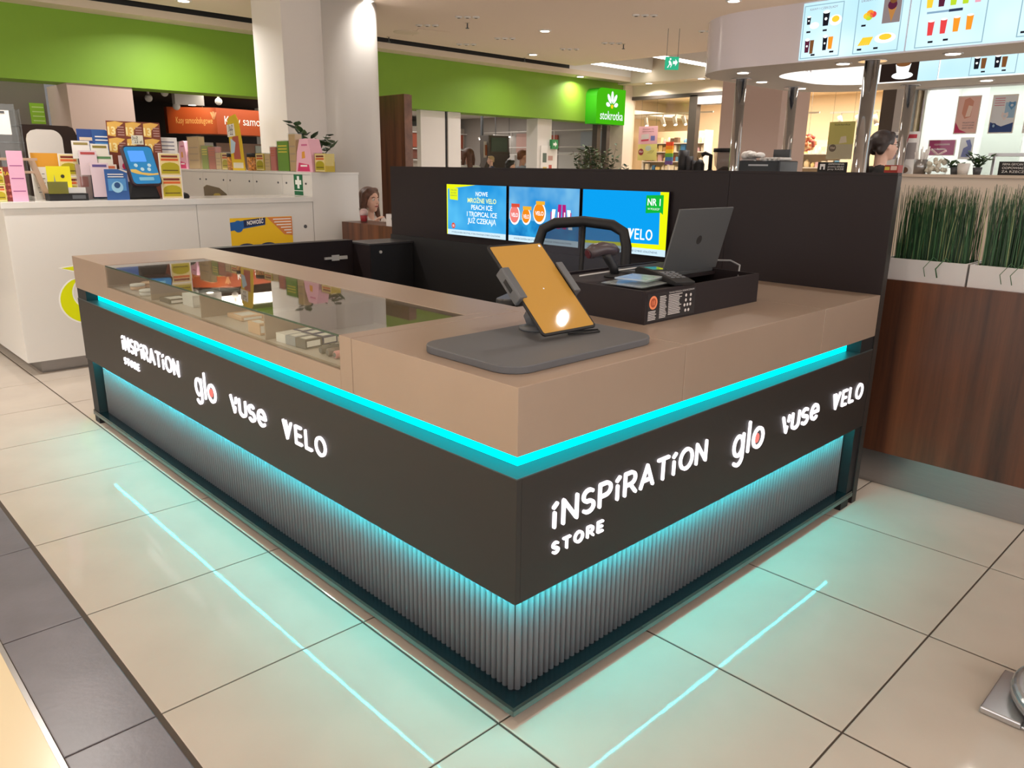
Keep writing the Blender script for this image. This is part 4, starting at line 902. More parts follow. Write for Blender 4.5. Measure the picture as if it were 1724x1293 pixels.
# white rounded board and brown panel behind
p0, p1 = P(41, 217, y=6.2), P(101, 217, y=6.2)
t = thing('white_board', 'tall white board with rounded top corners behind the leaflet rack', 'board', ((p0.x + p1.x)/2, 6.2, 0))
w_ = p1.x - p0.x; MB().prism([(0, .5), (w_, .5), (w_, p0.z - .08)] + [(w_ - .08 + .08*math.cos(math.radians(a)), p0.z - .08 + .08*math.sin(math.radians(a))) for a in (15, 30, 45, 60, 75, 90)] + [(.08 - .08*math.sin(math.radians(a)), p0.z - .08 + .08*math.cos(math.radians(a))) for a in (0, 30, 60, 90)], (p0.x, 6.2, 0), X3, Z3, -Y3, 0, .03).build('panel', M_whitem, t)
for a in (.05, w_ - .09): bx('leg', M_gun, t, p0.x + a, p0.x + a + .04, 6.2, 6.23, 0, .8)
p0, p1 = P(34, 209, y=6.6), P(126, 213, y=6.6)
t = thing('brown_screen', 'dark brown upright panel with rounded corner behind the white board', 'panel', ((p0.x + p1.x)/2, 6.6, 0))
w_ = p1.x - p0.x; MB().prism([(0, 0), (w_, 0), (w_, p0.z - .06), (w_ - .02, p0.z - .015), (w_ - .06, p0.z), (0, p0.z)], (p0.x, 6.6, 0), X3, Z3, Y3, 0, .05).build('panel', mat('dark_brown_felt', '2e1f1a', .8), t)
bx('edge_trim', M_dark, t, p1.x, p1.x + .008, 6.602, 6.648, 0, p0.z - .07)
p0, p1 = P(49, 173, y=9.38), P(78, 209, y=9.38)
t = thing('wall_sign', 'small lime green sign on the grey recess wall', 'sign', ((p0.x + p1.x)/2, 9.38, p1.z)); bx('plate', C2('8fbf30'), t, p0.x, p1.x, 9.38, 9.399, p1.z, p0.z)
for k in range(4): quad('print_line', C2('c4dc90'), t, (p0.x + .02, 9.38, p0.z - .05 - .05*k), X3, Z3, .12, .012)
# ---- goods on the tall cabinet: acrylic holders with card strips
ZT = 1.462; gs = 'card holders on the tall white cabinet'
def yat(px): return P(px, 284, x=2.45).y
def zat(py, px): return P(px, py, x=2.45).z
def holder(lab, l, r, top, cm, n=1, kind='strip', dep=.07):
    y1, y0 = yat(l), yat(r); z1 = zat(top, (l + r)/2); wd = y1 - y0
    t = thing('card_holder', lab, 'card holder', (2.45 + dep/2, (y0 + y1)/2, ZT), group=gs)
    bx('case', GL_ACR, t, 2.445, 2.45 + dep + .005, y0, y1, ZT, z1)
    bx('card', C2(cm), t, 2.452, 2.45 + dep, y0 + .006, y1 - .006, ZT + .004, z1 - .008)
    o = Vector((2.452, y1 - .006, ZT + .004)); w_, h_ = wd - .012, z1 - ZT - .012
    if kind == 'scratch': scratch(t, o, w_, h_, n, u=-Y3)
    else:
        for k in range(3): quad('print_band', C2({'strip': 'c86a4a', 'green': 'e8d24a', 'plain': 'b09a80'}[kind]), t, o - Y3*w_*.1 + Z3*h_*(.82 - .1*k if kind != 'plain' else .25 + .2*k), -Y3, Z3, w_*.8, h_*.04, d=.001)
    e = bx('end_card', C2(cm), t, 2.456, 2.45 + dep - .006, y0 + .001, y0 + .005, ZT + .004, z1 - .01)
    return t
holder('tall beige two-tier holder, leftmost on the tall cabinet', 319, 338, 229, 'c9ad84', 2, 'plain'); holder('narrow green holder right of the tall beige one', 341, 352, 244, '8a9a48', 1, 'green')
holder('red-brown striped holder, taller neighbour of the pale short one', 352, 365, 246, 'b06a58', 1, 'strip'); holder('short pale beige holder before the yellow cards', 364, 373, 256, 'd2b88e', 1, 'plain')
holder('yellow scratch card holder left of the tall yellow standee', 374, 386, 256, 'd8bc40', 1, 'scratch')
holder('yellow scratch card holder right of the black-lidded jar', 431, 445, 257, 'd8bc40', 1, 'scratch'); holder('thin beige holder between yellow cards and pink strip', 446, 455, 258, 'd0b48a', 1, 'plain')
holder('pink and brown striped narrow holder', 456, 465, 246, 'c87a72', 1, 'strip'); holder('broad tall green holder with yellow heading', 468, 487, 236, '6f9a3a', 1, 'green'); holder('tallest beige two-tier holder behind the pink carton', 488, 500, 224, 'c4a67c', 2, 'plain')
holder('yellow scratch card pair at the front corner of the tall cabinet', 530, 548, 257, 'd8bc40', 1, 'scratch', .1)
def pinkbox(lab, l, r, top):
    y1, y0 = yat(l), yat(r); z1 = zat(top, (l + r)/2); w_, h_ = y1 - y0, z1 - ZT
    t = thing('pink_carton', lab, 'carton', (2.5, (y0 + y1)/2, ZT), group='pink arched cartons')
    pts = [(w_*.0, 0), (w_, 0), (w_*.96, h_*.5), (w_*.8, h_*.97), (w_*.68, h_), (w_*.3, h_*.98), (w_*.12, h_*.6)]
    MB().prism(pts, (2.44, y1, ZT), -Y3, Z3, X3, 0, .12).build('carton', C2('e6b2c4'), t)
    o = Vector((2.44, y1, ZT)); poly('pink_print', C2('d0386c'), t, [(w_*.1,h_*.02),(w_*.85,h_*.02),(w_*.8,h_*.22),(w_*.2,h_*.28)], o, -Y3, Z3); poly('gold_print', C2('dc9a3c'), t, [(w_*.4,h_*.4),(w_*.6,h_*.42),(w_*.58,h_*.62),(w_*.42,h_*.6)], o, -Y3, Z3)
    quad('print_line', C2('c4608c'), t, o - Y3*w_*.4 + Z3*h_*.78, -Y3, Z3, w_*.35, h_*.05); quad('print_line', WPR, t, o - Y3*w_*.3 + Z3*h_*.16, -Y3, Z3, w_*.4, h_*.05, d=.0014)
pinkbox('pink arched carton at the far left of the tall cabinet', 303, 318, 237); pinkbox('larger pink arched carton near the front corner of the tall cabinet', 500, 528, 233)
# yellow standee
y1, y0 = yat(389), yat(414); z1 = zat(192, 400); h_ = z1 - ZT; w_ = y1 - y0
t = thing('yellow_standee', 'tall yellow cardboard standee with handwritten white note', 'standee', (2.47, (y0 + y1)/2, ZT)); o = Vector((2.44, y1, ZT))
MB().prism([(w_*.2, 0), (w_, 0), (w_*.9, h_*.5), (w_*.78, h_*.88), (w_*.6, h_*1.0), (w_*.4, h_*.98), (w_*.22, h_*.96), (w_*.05, h_*.88), (w_*.1, h_*.45)], o, -Y3, Z3, X3, 0, .01).build('board', C2('e2c024'), t)
poly('red_panel', C2('b4584a'), t, [(w_*.35,h_*.2),(w_*.8,h_*.2),(w_*.72,h_*.62),(w_*.32,h_*.6)], o, -Y3, Z3); poly('bluish_shape', C2('bcd8ec'), t, [(w_*.15,h_*.3),(w_*.4,h_*.32),(w_*.52,h_*.5),(w_*.2,h_*.58)], o, -Y3, Z3, d=.0014)
poly('white_note', C2('eeeae4'), t, [(w_*.02,h_*.6),(w_*.55,h_*.62),(w_*.5,h_*.84),(w_*.0,h_*.82)], o, -Y3, Z3, d=.0016); text('Już', o - Y3*w_*.12 + Z3*h_*.73, -Y3, Z3, C2('2a2a2a'), t, w=w_*.3, d=.0024); text('22', o - Y3*w_*.2 + Z3*h_*.64, -Y3, Z3, C2('2a2a2a'), t, w=w_*.2, d=.0024)
quad('white_label', C2('e4dcc8'), t, o - Y3*w_*.26 + Z3*h_*.04, -Y3, Z3, w_*.66, h_*.1)
MB().obox((2.49, (y0 + y1)/2, ZT + .1), Y3, Vector((-.45, 0, 1)), X3, .02, .11, .002).build('strut', M_paper, t)
for lab, l, r, top in (('jar of gold and brown sweets left of the standee', 383, 393, 258), ('black-lidded jar of gold and brown sweets right of the standee', 417, 429, 258)):
    ya, yb = yat(l), yat(r); r_ = (ya - yb)/2; z1 = zat(top, l) - ZT; c = (2.5, (ya + yb)/2, ZT)
    t = thing('sweet_jar', lab, 'jar', c, group='sweet jars'); MB().lathe([(r_, 0), (r_, z1*.78)], c, 16).build('jar', mat('gold_brown_sweets', 'b87a3a', .4, noise=.6, scale=60), t); MB().lathe([(r_*1.02, z1*.78), (r_*1.02, z1), (r_*.9, z1)], c, 16).build('lid', M_dark, t)
# leafy plant behind the cards
def leaf(b, p, dirv, L, W, mi=0):
    d = Vector(dirv).normalized(); s = d.cross(Vector((random.uniform(-.4,.4), random.uniform(-.4,.4), 1))).normalized(); n = s.cross(d); p = Vector(p)
    b.add([p, p + d*L*.35 + s*W*.5 + n*.004, p + d*L*.7 + s*W*.42, p + d*L, p + d*L*.7 - s*W*.42, p + d*L*.35 - s*W*.5 + n*.004, p + d*L*.4 - n*W*.18], [(0, 6, 1), (1, 6, 2), (2, 6, 3), (3, 6, 4), (4, 6, 5), (5, 6, 0)], mi)
LEAF = mat('leaf_green', '3d5a34', .45, noise=.2, scale=20); LEAF2 = mat('leaf_dark', '2c4028', .45)
def plant(name, lab, c, stems, L, W, potr, poth, potm, n=6, lmat=None):
    t = thing(name, lab, 'plant', c); c = Vector(c)
    MB().lathe([(potr*.75, 0), (potr, poth), (potr*.9, poth), (potr*.85, poth*.85)], c, 18).build('pot', potm, t)
    for (dx, dy, h) in stems:
        top = c + Vector((dx, dy, h)); mid = c + Vector((dx*.35, dy*.35, h*.6)); st = MB().tube([c + Z3*poth*.8, mid, top], [.006, .005, .003], 5).build('stem', LEAF2, t)
        for k in range(n):
            f = .45 + .55*k/(n - 1) if n > 1 else 1; p = mid.lerp(top, (f - .45)/.55); a = random.uniform(0, 6.28)
            b = MB(); leaf(b, p, (math.cos(a), math.sin(a), random.uniform(-.1, .9)), L*random.uniform(.8, 1.15), W); b.build('leaf', lmat or (LEAF if k % 2 else LEAF2), st)
    return t
pc_ = Vector((2.72, yat(492), ZT))
plant('potted_plant', 'leafy green pot plant behind the card holders on the tall cabinet', pc_, [(-.0, .42, .46), (.0, .3, .36), (.02, .14, .3), (0, -.2, .34), (.0, -.34, .26), (0, .5, .22)], .13, .075, .07, .1, M_whitem, 7)
# ------------------------------------------------------------------ ice-cream bar: overhead ring sign, poles, bar
Z0, Z1 = 2.285, 2.685
def rr_path(x0, x1, y0, y1, r, n=10):
    """plan outline, open towards -y: front up, round the far end, back down"""
    p = [(x0, y0), (x0, y1 - r)]
    p += [(x0 + r - r*math.cos(math.radians(90*i/n)), y1 - r + r*math.sin(math.radians(90*i/n))) for i in range(1, n+1)]
    p += [(x1 - r + r*math.sin(math.radians(90*i/n)), y1 - r + r*math.cos(math.radians(90*i/n))) for i in range(0, n+1)]
    return p + [(x1, y0)]
OUT = rr_path(4.385, 6.75, -3.2, 2.66, .62); INN = rr_path(4.88, 6.17, -3.2, 2.17, .42)
R = thing('overhead_sign', 'white rounded overhead light box ring above the ice-cream bar with menu panels', 'sign', (5.5, .5, Z0))
def band(path, z0, z1, m, nm, flip=False):
    b = MB(); n = len(path); v = [(x, y, z0) for x, y in path] + [(x, y, z1) for x, y in path]
    fs = [(i, i+1, n+i+1, n+i) for i in range(n-1)]
    b.add(v, fs if flip else [tuple(reversed(f)) for f in fs], 0, True); return b.build(nm, m, R)
M_gloss = mat('white_gloss_cladding', 'ded6dc', .12); M_soff = mat('cream_soffit', 'd8cfc4', .5)
band(OUT, Z0, Z1, M_gloss, 'outer_band'); band(INN, Z0, Z1, emi('lit_inner_band', 'fdf6ee', 1.25), 'inner_band', True)
def ringface(z, m, nm, up):
    b = MB(); n = len(OUT); v = [(x, y, z) for x, y in OUT] + [(x, y, z) for x, y in INN]; fs = [(i, i+1, n+i+1, n+i) for i in range(n-1)]
    b.add(v, fs if up else [tuple(reversed(f)) for f in fs]); return b.build(nm, m, R)
ringface(Z0, M_soff, 'soffit', True); ringface(Z1, M_gloss, 'ring_top', False)
LBX = grad('menu_light', 'b4dff0', 'd8f0f8', 1.12, 2)
MB_Y = [1.60, .86, .10, -.8]
FR = emi('menu_frame_line', '9cc0cc', .9); MDK = emi('menu_dark', '2c2a34', .5); MBR = emi('menu_brown', '8a5a34', .8); MWH = emi('menu_white', 'f6f8f4', 1.2); MYE = emi('menu_yellow', 'f2c838', 1.1); MRE = emi('menu_red', 'e84848', 1.0); MGR = emi('menu_lime', 'b8d830', 1.05); MPU = emi('menu_purple', '6a2c44', .7); MPK = emi('menu_pink', 'f0a8b8', 1.0); MOR = emi('menu_orange', 'f2982c', 1.05); MGY = emi('menu_grey', '9a8a88', .8)
pan = []
for k in range(3): pan.append(bx('menu_panel', LBX, R, 4.377, 4.384, MB_Y[k+1] + .006, MB_Y[k] - .006, Z0 + .012, Z1 - .012))
fx = 4.377
def yf(px): return P(px, 80, x=fx).y
def frame(d, ya, yb, z0, z1, x):
    o = Vector((x, ya, z0)); w, h = ya - yb, z1 - z0
    for a, b_, c, e in ((0, 0, w, .006), (0, h - .006, w, .006), (0, 0, .006, h), (w - .006, 0, .006, h)): quad('frame_line', FR, d, o - Y3*a + Z3*b_, -Y3, Z3, c, e)
    return o, w, h
def cup(d, o, x, z, w, h, body, lid=None, dd=.0012):
    poly('cup', body, d, [(x - w*.38, z), (x + w*.38, z), (x + w*.5, z + h), (x - w*.5, z + h)], o, -Y3, Z3, d=dd)
    if lid: poly('cup_lid', lid, d, disc(x, z + h, w*.5, 14, h*.12), o, -Y3, Z3, d=dd + .0004); poly('cup_mark', lid, d, disc(x, z + h*.5, w*.2, 10), o, -Y3, Z3, d=dd + .0004)
def glasscup(d, o, x, z, w, h, cm): cup(d, o, x, z, w, h, cm); poly('cup_rim', MWH, d, disc(x, z + h, w*.5, 12, h*.08), o, -Y3, Z3, d=.0016)
def plate(d, o, x, z, w, h, fill): poly('plate', MWH, d, disc(x, z, w, 20, h), o, -Y3, Z3, d=.001); poly('food', fill, d, disc(x, z + h*.2, w*.6, 12, h*.6), o, -Y3, Z3, d=.0014)
def tags(d, o, pts):
    for x, z in pts: quad('price_tag', MDK, d, o - Y3*x + Z3*z, -Y3, Z3, .03, .012, d=.001)
# panel 1: coffees
o, w, h = frame(pan[0], 1.585, 1.30, Z0 + .02, Z1 - .03, fx); d = pan[0]
text('KAWY I CZEKOLADY', o - Y3*w*.5 + Z3*(h - .035), -Y3, Z3, MGY, d, w=w*.7, align='CENTER')
cup(d, o, .04, .225, .03, .05, MDK, MWH); plate(d, o, .085, .215, .035, .022, MWH); cup(d, o, .165, .205, .05, .09, MDK, MWH); plate(d, o, .235, .235, .045, .035, MYE)
cup(d, o, .045, .04, .036, .085, MPU, MWH); cup(d, o, .08, .03, .03, .09, MBR); cup(d, o, .175, .045, .034, .09, MDK, MWH); cup(d, o, .215, .05, .035, .08, MOR); tags(d, o, ((.03, .17), (.15, .17), (.08, .015), (.215, .025)))
# panel 1 right: desserts
o, w, h = frame(d, 1.205, .905, Z0 + .02, Z1 - .02, fx)
text('DESERY FIRMOWE', o - Y3*w*.4 + Z3*(h - .035), -Y3, Z3, MGY, d, w=w*.65, align='CENTER')
for x, z, m_ in ((.07, .235, MYE), (.09, .25, MOR), (.11, .24, MRE), (.085, .225, MGR)): poly('food', m_, d, disc(x, z, .024, 12, .02), o, -Y3, Z3, d=.0012)
quad('cone_panel', MGY, d, o - Y3*.175 + Z3*.175, -Y3, Z3, .115, .18, d=.001); poly('cone', emi('menu_cone', 'c08448', .9), d, [(.205, .27), (.26, .27), (.235, .18)], o, -Y3, Z3, d=.0016); poly('scoop', MPU, d, disc(.232, .285, .03, 12, .03), o, -Y3, Z3, d=.002); poly('scoop', MBR, d, disc(.236, .315, .024, 12, .022), o, -Y3, Z3, d=.0024)
for k in range(5): poly('wafer', MYE, d, [(.03 + .016*k, .05), (.045 + .016*k, .05), (.075 + .014*k, .1), (.06 + .014*k, .1)], o, -Y3, Z3, d=.0012)
plate(d, o, .21, .085, .07, .032, MYE); tags(d, o, ((.04, .17), (.03, .02), (.14, .02)))
# panel 2: fruit drinks
d = pan[1]; o, w, h = frame(d, .80, .40, Z0 + .02, Z1 + .0 - .012, fx)
for k, m_ in enumerate((MYE, MPU, MGR, MGR, MPK)): glasscup(d, o, .06 + .07*k, .235, .042, .07, m_)
for k, m_ in enumerate((MRE, MRE, MOR, MOR)): glasscup(d, o, .085 + .075*k, .07 + .004*k, .04, .085, m_)
quad('print_bar', emi('menu_bluebar', '8fb2cc', .9), d, o - Y3*.05 + Z3*.20, -Y3, Z3, .13, .012); quad('print_bar', emi('menu_navy', '3a4a6a', .7), d, o - Y3*.18 + Z3*.198, -Y3, Z3, .08, .016); tags(d, o, ((.08, .025), (.17, .03)))
o, w, h = frame(d, .22, .115, Z0 + .03, Z1 - .012, fx); poly('ice', MRE, d, disc(.08, .27, .04, 12, .05), o, -Y3, Z3, d=.0012); poly('ice', MPK, d, disc(.06, .3, .03, 12), o, -Y3, Z3, d=.0014); tags(d, o, ((.02, .02),))
# inner far side menus
fx2 = 6.165; pin = []
for k, (ya, yb) in enumerate(((1.72, 1.24), (1.23, .55), (.54, -.4))): pin.append(bx('menu_panel', LBX if k else emi('menu_dark_photo', '3a2c26', .5), R, fx2, fx2 + .004, yb, ya, Z0 + .01, Z1 - .012))
o = Vector((fx2, 1.72, Z0)); d = pin[0]; quad('pale_side', LBX, d, o - Y3*.32 + Z3*.0, -Y3, Z3, .16, .385, d=.0006)
poly('saucer', MWH, d, disc(.19, .055, .09, 20, .03), o, -Y3, Z3, d=.001); poly('cup', MWH, d, [(.145, .06), (.235, .06), (.255, .15), (.125, .15)], o, -Y3, Z3, d=.0014); poly('coffee', MBR, d, disc(.19, .15, .06, 18, .022), o, -Y3, Z3, d=.0018)
d = pin[1]; o, w, h = frame(d, 1.0, .66, Z0 + .015, Z1 - .03, fx2)
for x in (.05, .2): cup(d, o, x, .05, .045, .09, MDK, MWH); cup(d, o, x + .05, .05, .04, .08, MBR)
tags(d, o, ((.09, .02), (.24, .02)))
d = pin[2]; o, w, h = frame(d, .5, .2, Z0 + .015, Z1 - .03, fx2)
for k in range(5): poly('wafer', MYE, d, [(.04 + .02*k, .05), (.06 + .02*k, .05), (.09 + .018*k, .11), (.07 + .018*k, .11)], o, -Y3, Z3, d=.0012)
text('GRYCAN', Vector((5.25, 2.165, Z0 + .09)), X3, Z3, MGY, R, w=.5, align='LEFT', d=.002)
# soffit spots
for k, (x, y) in enumerate(((4.66, 2.2), (5.36, 2.42), (6.1, 2.42), (4.63, 1.373), (4.6, .63), (6.42, 1.95), (6.42, .93), (4.63, -.4))):
    r_ = MB().lathe([(.05, -.006), (.062, -.004), (.064, 0)], (x, y, Z0), 16).build('spot_ring', M_chrome, R); MB().lathe([(.001, -.008), (.045, -.008)], (x, y, Z0), 16).build('spot_lens', M_lamp, R)
# poles
for x, y, r_, lab in ((5.05, 2.44, .045, 'slim chrome pole holding the rounded end of the overhead sign'), (5.99, 2.44, .045, 'chrome pole behind the first one, further along the ring'), (4.61, 1.155, .05, 'nearest and thickest chrome pole under the menu panels'), (6.45, 1.55, .045, 'chrome pole behind the standing barista')):
    t = thing('chrome_pole', lab, 'pole', (x, y, 0), group='poles of the overhead sign')
    MB().tube([(x, y, 0), (x, y, Z0)], r_, 20).build('tube', M_chrome, t); MB().lathe([(r_*1.9, -.008), (r_*1.9, 0)], (x, y, Z0 - .0), 20).build('flange', M_chrome, t)
# bar and coffee wing
M_ivory = mat('ivory_bar_panel', 'ddcfc0', .5)
t = thing('ice_cream_bar', 'ivory high service bar behind the artificial grass', 'bar', (4.8, -.9, 0)); bx('front_panel', M_ivory, t, 4.56, 4.6, -2.6, .84, 0, 1.495); bx('carcass', M_ivory, t, 4.6, 5.05, -2.6, .84, 0, 1.49); bx('top', mat('cream_stone_top', 'cdbba8', .35), t, 4.54, 5.1, -2.6, .86, 1.495, 1.515, .002)
bx('wing', M_ivory, t, 4.76, 5.05, .86, 1.25, 0, 1.495); bx('top', MATS['cream_stone_top'], t, 4.74, 5.1, .862, 1.27, 1.495, 1.515, .002)
t = thing('coffee_bar', 'dark coffee bar wing carrying grinder and cups', 'bar', (5.65, 3.1, 0)); bx('body', M_dark, t, 5.35, 5.95, 2.5, 4.1, 0, 1.28); bx('top', M_black, t, 5.33, 5.97, 2.48, 4.12, 1.28, 1.31, .003)
t = thing('bar_platform', 'low raised staff floor inside the bar', 'platform', (5.75, 0, 0)); bx('deck', M_gun, t, 5.2, 6.35, -2.4, 2.3, 0, .12); bx('step_edge', M_steel, t, 5.19, 5.2, -2.4, 2.3, .1, .12)
def pos(px, x): return P(px, 286, x=x).y
# coffee grinder
y = pos(1220, 5.6); zt = P(1220, 250, x=5.6).z; c = (5.6, y, 1.31)
t = thing('coffee_grinder', 'coffee grinder with clear smoked hopper of beans', 'grinder', c); MB().box(5.5, 5.7, y - .06, y + .06, 1.31, 1.50).build('body', M_dark, t, .01)
hb = zt - 1.31; MB().lathe([(.05, .19), (.10, hb*.62), (.115, hb*.92)], c, 20).build('hopper', mat('smoked_clear', '6a6460', .1, alpha=.5), t); MB().lathe([(.12, hb*.92), (.12, hb)], c, 20).build('lid', M_dark, t); MB().lathe([(.045, .2), (.085, hb*.5), (.02, hb*.6)], c, 16).build('beans', mat('coffee_beans', '3a241a', .6, noise=.4, scale=80), t)
# espresso machine with towels
ya, yb = pos(1243, 5.5), pos(1312, 5.5); zt = P(1280, 270, x=5.5).z
t = thing('espresso_machine', 'dark espresso machine on the coffee bar with cups under towels', 'coffee machine', (5.6, (ya + yb)/2, 1.31)); bx('body', mat('blue_black_metal', '20242c', .3), t, 5.5, 5.85, yb, ya, 1.31, zt, .01); bx('grey_back', M_gun, t, 5.86, 5.88, yb + .1, ya - .15, 1.31, P(1290, 252, x=5.86).z); quad('print_line', C2('c8ccd4'), t, (5.5, ya - .1, zt - .05), -Y3, Z3, .2, .015)
for k in range(5): MB().tube([(5.53, yb + .03 + k*.045, zt + .014), (5.75, yb + .03 + k*.045, zt + .014)], .014, 8).build('rail_cup', M_paper, t)
t = thing('towel', 'folded white towel heap on top of the espresso machine', 'towel', (5.6, ya - .07, zt)); b = MB()
for k in range(7): b.ball((5.58 + .02*(k % 3), ya - .02 - .025*k, zt + .045 + .008*(k % 2)), .07, .035, .022 + .016*(k < 3))
b.build('towel_folds', M_paper, t)
bx('hem', M_greyp, t, 5.52, 5.54, ya - .16, ya - .02, zt, zt + .012)
# stacks of cups
for px0, px1, top, lab, cm in ((1141, 1158, 253, 'tall stack of dark paper cups', '2e2c2e'), (1154, 1166, 263, 'middle stack of dark paper cups', '343236'), (1163, 1172, 270, 'shortest stack of dark paper cups', '2a282c')):
    ya, yb = pos(px0, 5.6), pos(px1, 5.6); zt = P(px0, top, x=5.6).z; r_ = (ya - yb)/2; c = (5.6, (ya + yb)/2, 1.31)
    t = thing('cup_stack', lab + ' on the coffee bar', 'cups', c, group='paper cup stacks'); hh = zt - 1.31
    MB().lathe([(r_*.75, hh*.4), (r_*.95, hh), (r_*.8, hh)], c, 14).build('top_cup', C2(cm), t)
    for k in range(5): MB().lathe([(r_*.92, hh*.08*k), (r_, hh*.08*k + .004), (r_*.92, hh*.08*k + hh*.07)], c, 14).build('cup', C2('b4b4b6') if k % 2 else C2(cm), t)
y = pos(1177, 5.6); zt = P(1177, 268, x=5.6).z; t = thing('steel_shaker', 'black rounded flask next to the cup stacks', 'flask', (5.6, y, 1.31)); MB().lathe([(.045, 0), (.05, .05), (.05, zt - 1.36), (.03, zt - 1.32), (.001, zt - 1.31)], (5.6, y, 1.31), 18).build('flask', M_dark, t); MB().lathe([(.051, .08), (.051, .1)], (5.6, y, 1.31), 18).build('band', M_gun, t)
y = pos(1195, 5.62); zt = P(1192, 258, x=5.62).z; t = thing('syrup_pump', 'black pump dispenser left of the coffee grinder', 'dispenser', (5.62, y, 1.31)); MB().lathe([(.045, 0), (.045, .18), (.025, .22)], (5.62, y, 1.31), 16).build('bottle', M_dark, t); MB().tube([(5.62, y, 1.5), (5.62, y, zt - .02), (5.6, y + .05, zt), (5.58, y + .08, zt - .02)], .02, 8).build('nozzle', M_dark, t)
# things on the ivory bar
def bpos(px, x=4.8): return P(px, 288, x=x).y
ZB = 1.515
def bsign(lab, l, t_, r, b_, lines, x=4.75, icon=True):
    ya, yb = bpos(l, x), bpos(r, x); zt = P(l, t_, x=x).z; th = thing('counter_sign', lab, 'sign', (x, (ya + yb)/2, ZB), group='black signs on the bar')
    bx('plate', M_dark, th, x, x + .008, yb, ya, ZB, max(zt, ZB + .06)); bx('foot', M_dark, th, x + .008, x + .05, yb + .02, ya - .02, ZB, ZB + .004)
    o = Vector((x, ya, ZB)); h = max(zt, ZB + .06) - ZB; w = ya - yb
    for k, s_ in enumerate(lines): text(s_, o - Y3*w*(.35 if icon else .08) + Z3*h*(.72 - .27*k), -Y3, Z3, WPR, th, w=w*.55, h=h*.17)
    if icon: poly('tap_icon', WPR, th, [(w*.06,h*.2),(w*.14,h*.2),(w*.14,h*.5),(w*.24,h*.5),(w*.24,h*.2),(w*.3,h*.2),(w*.3,h*.75),(w*.06,h*.75)], o, -Y3, Z3)
# order sign stands on the coffee side
y = P(1400, 286, x=5.0); 
t = thing('counter_sign', 'black sign with white order note left of the nearest pole', 'sign', (5.2, P(1400, 286, x=5.2).y, .12), group='black signs on the bar')
ya, yb = P(1376, 286, x=5.2).y, P(1425, 286, x=5.2).y; zt, zb_ = P(1400, 273, x=5.2).z, 1.45
bx('plate', M_dark, t, 5.2, 5.21, yb, ya, zb_, zt); MB().tube([(5.215, (ya + yb)/2, .12), (5.215, (ya + yb)/2, zt - .02)], .012, 8).build('post', M_gun, t); MB().lathe([(.12, 0), (.12, .012)], (5.215 + .11, (ya + yb)/2, .12), 20).build('foot', M_gun, t)
o = Vector((5.2, ya, zt)); w = ya - yb
for k, s_ in enumerate(('ZAMÓWIENIA', 'prosimy składać', 'przy KASIE')): text(s_, o - Y3*w*.36 - Z3*(.022 + .02*k), -Y3, Z3, WPR, t, w=w*.55, h=.014)
poly('tap_icon', WPR, t, [(w*.08,-.06),(w*.13,-.06),(w*.13,-.035),(w*.2,-.035),(w*.2,-.06),(w*.26,-.06),(w*.26,-.015),(w*.08,-.015)], o, -Y3, Z3)
bsign('black notice about belongings at the right picture edge', 1680, 272, 1760, 292, ('FIRMA GRYCAN NIE', 'ODPOWIADA', 'ZA RZECZY'), icon=False)
# cake poster, straw glass, sweets, plants
x = 6.5; ya, yb = P(1488, 286, x=x).y, P(1540, 286, x=x).y; z0_, z1_ = 1.40, P(1510, 222, x=x).z
t = thing('cake_poster', 'white poster with coffee and cake photographs behind the barista', 'poster', (x, (ya + yb)/2, z0_)); bx('board', M_paper, t, x, x + .01, yb, ya, z0_, z1_); bx('stand', M_gun, t, x + .01, x + .03, (ya + yb)/2 - .02, (ya + yb)/2 + .02, .12, z1_ - .1); o = Vector((x, ya, z0_)); w, h = ya - yb, z1_ - z0_
quad('red_flash', C2('c03a48'), t, o - Y3*w*.62 + Z3*h*.88, -Y3, Z3, w*.3, h*.07); quad('heading', C2('77747a'), t, o - Y3*w*.12 + Z3*h*.89, -Y3, Z3, w*.4, h*.05)
for (a, b_, cm) in ((.08, .5, 'b9a8b4'), (.54, .5, '98908e')): quad('photo', C2(cm), t, o - Y3*w*a + Z3*h*b_, -Y3, Z3, w*.4, h*.3)
poly('plate_print', C2('d8d2cc'), t, disc(w*.65, h*.28, w*.26, 18, h*.12), o, -Y3, Z3); poly('cake_print', C2('7a5a44'), t, disc(w*.65, h*.3, w*.14, 12, h*.06), o, -Y3, Z3, d=.0012)
ZB2 = 1.50
yy = P(1504, 286, x=5.0).y
t = thing('napkin_box', 'red napkin box with yellow and white label on the bar end', 'box', (5.0, yy, ZB)); bx('box', C2('9c2a24'), t, 4.95, 5.05, yy - .05, yy + .05, ZB, ZB + .062, .004); quad('label', C2('d8cc58'), t, (4.95, yy + .045, ZB + .025), -Y3, Z3, .035, .025); quad('label', C2('e8d0c8'), t, (4.95, yy + .002, ZB + .025), -Y3, Z3, .045, .03)
yy = bpos(1548, 4.8); c = (4.8, yy, ZB); t = thing('straw_glass', 'steel tumbler full of white straws on the bar', 'tumbler', c); MB().lathe([(.04, 0), (.045, .10), (.041, .10), (.038, .01)], c, 18).build('tumbler', M_steel, t)
for k in range(14): a = k*2.4; MB().tube([(4.8 + .02*math.cos(a), yy + .02*math.sin(a), ZB + .01), (4.8 + .045*math.cos(a), yy + .045*math.sin(a), ZB + .15 + .02*(k % 3))], .004, 5).build('straw', M_paper, t)
yy = bpos(1575, 4.8); c = (4.8, yy, ZB); t = thing('sweet_bag', 'clear tied bag of white sweets with ribbon on the bar', 'bag', c); b = MB()
for k in range(26): b.ball((4.8 + random.uniform(-.04, .04), yy + random.uniform(-.055, .055), ZB + .014 + random.uniform(0, .085)), .016, seg=7, rings=5)
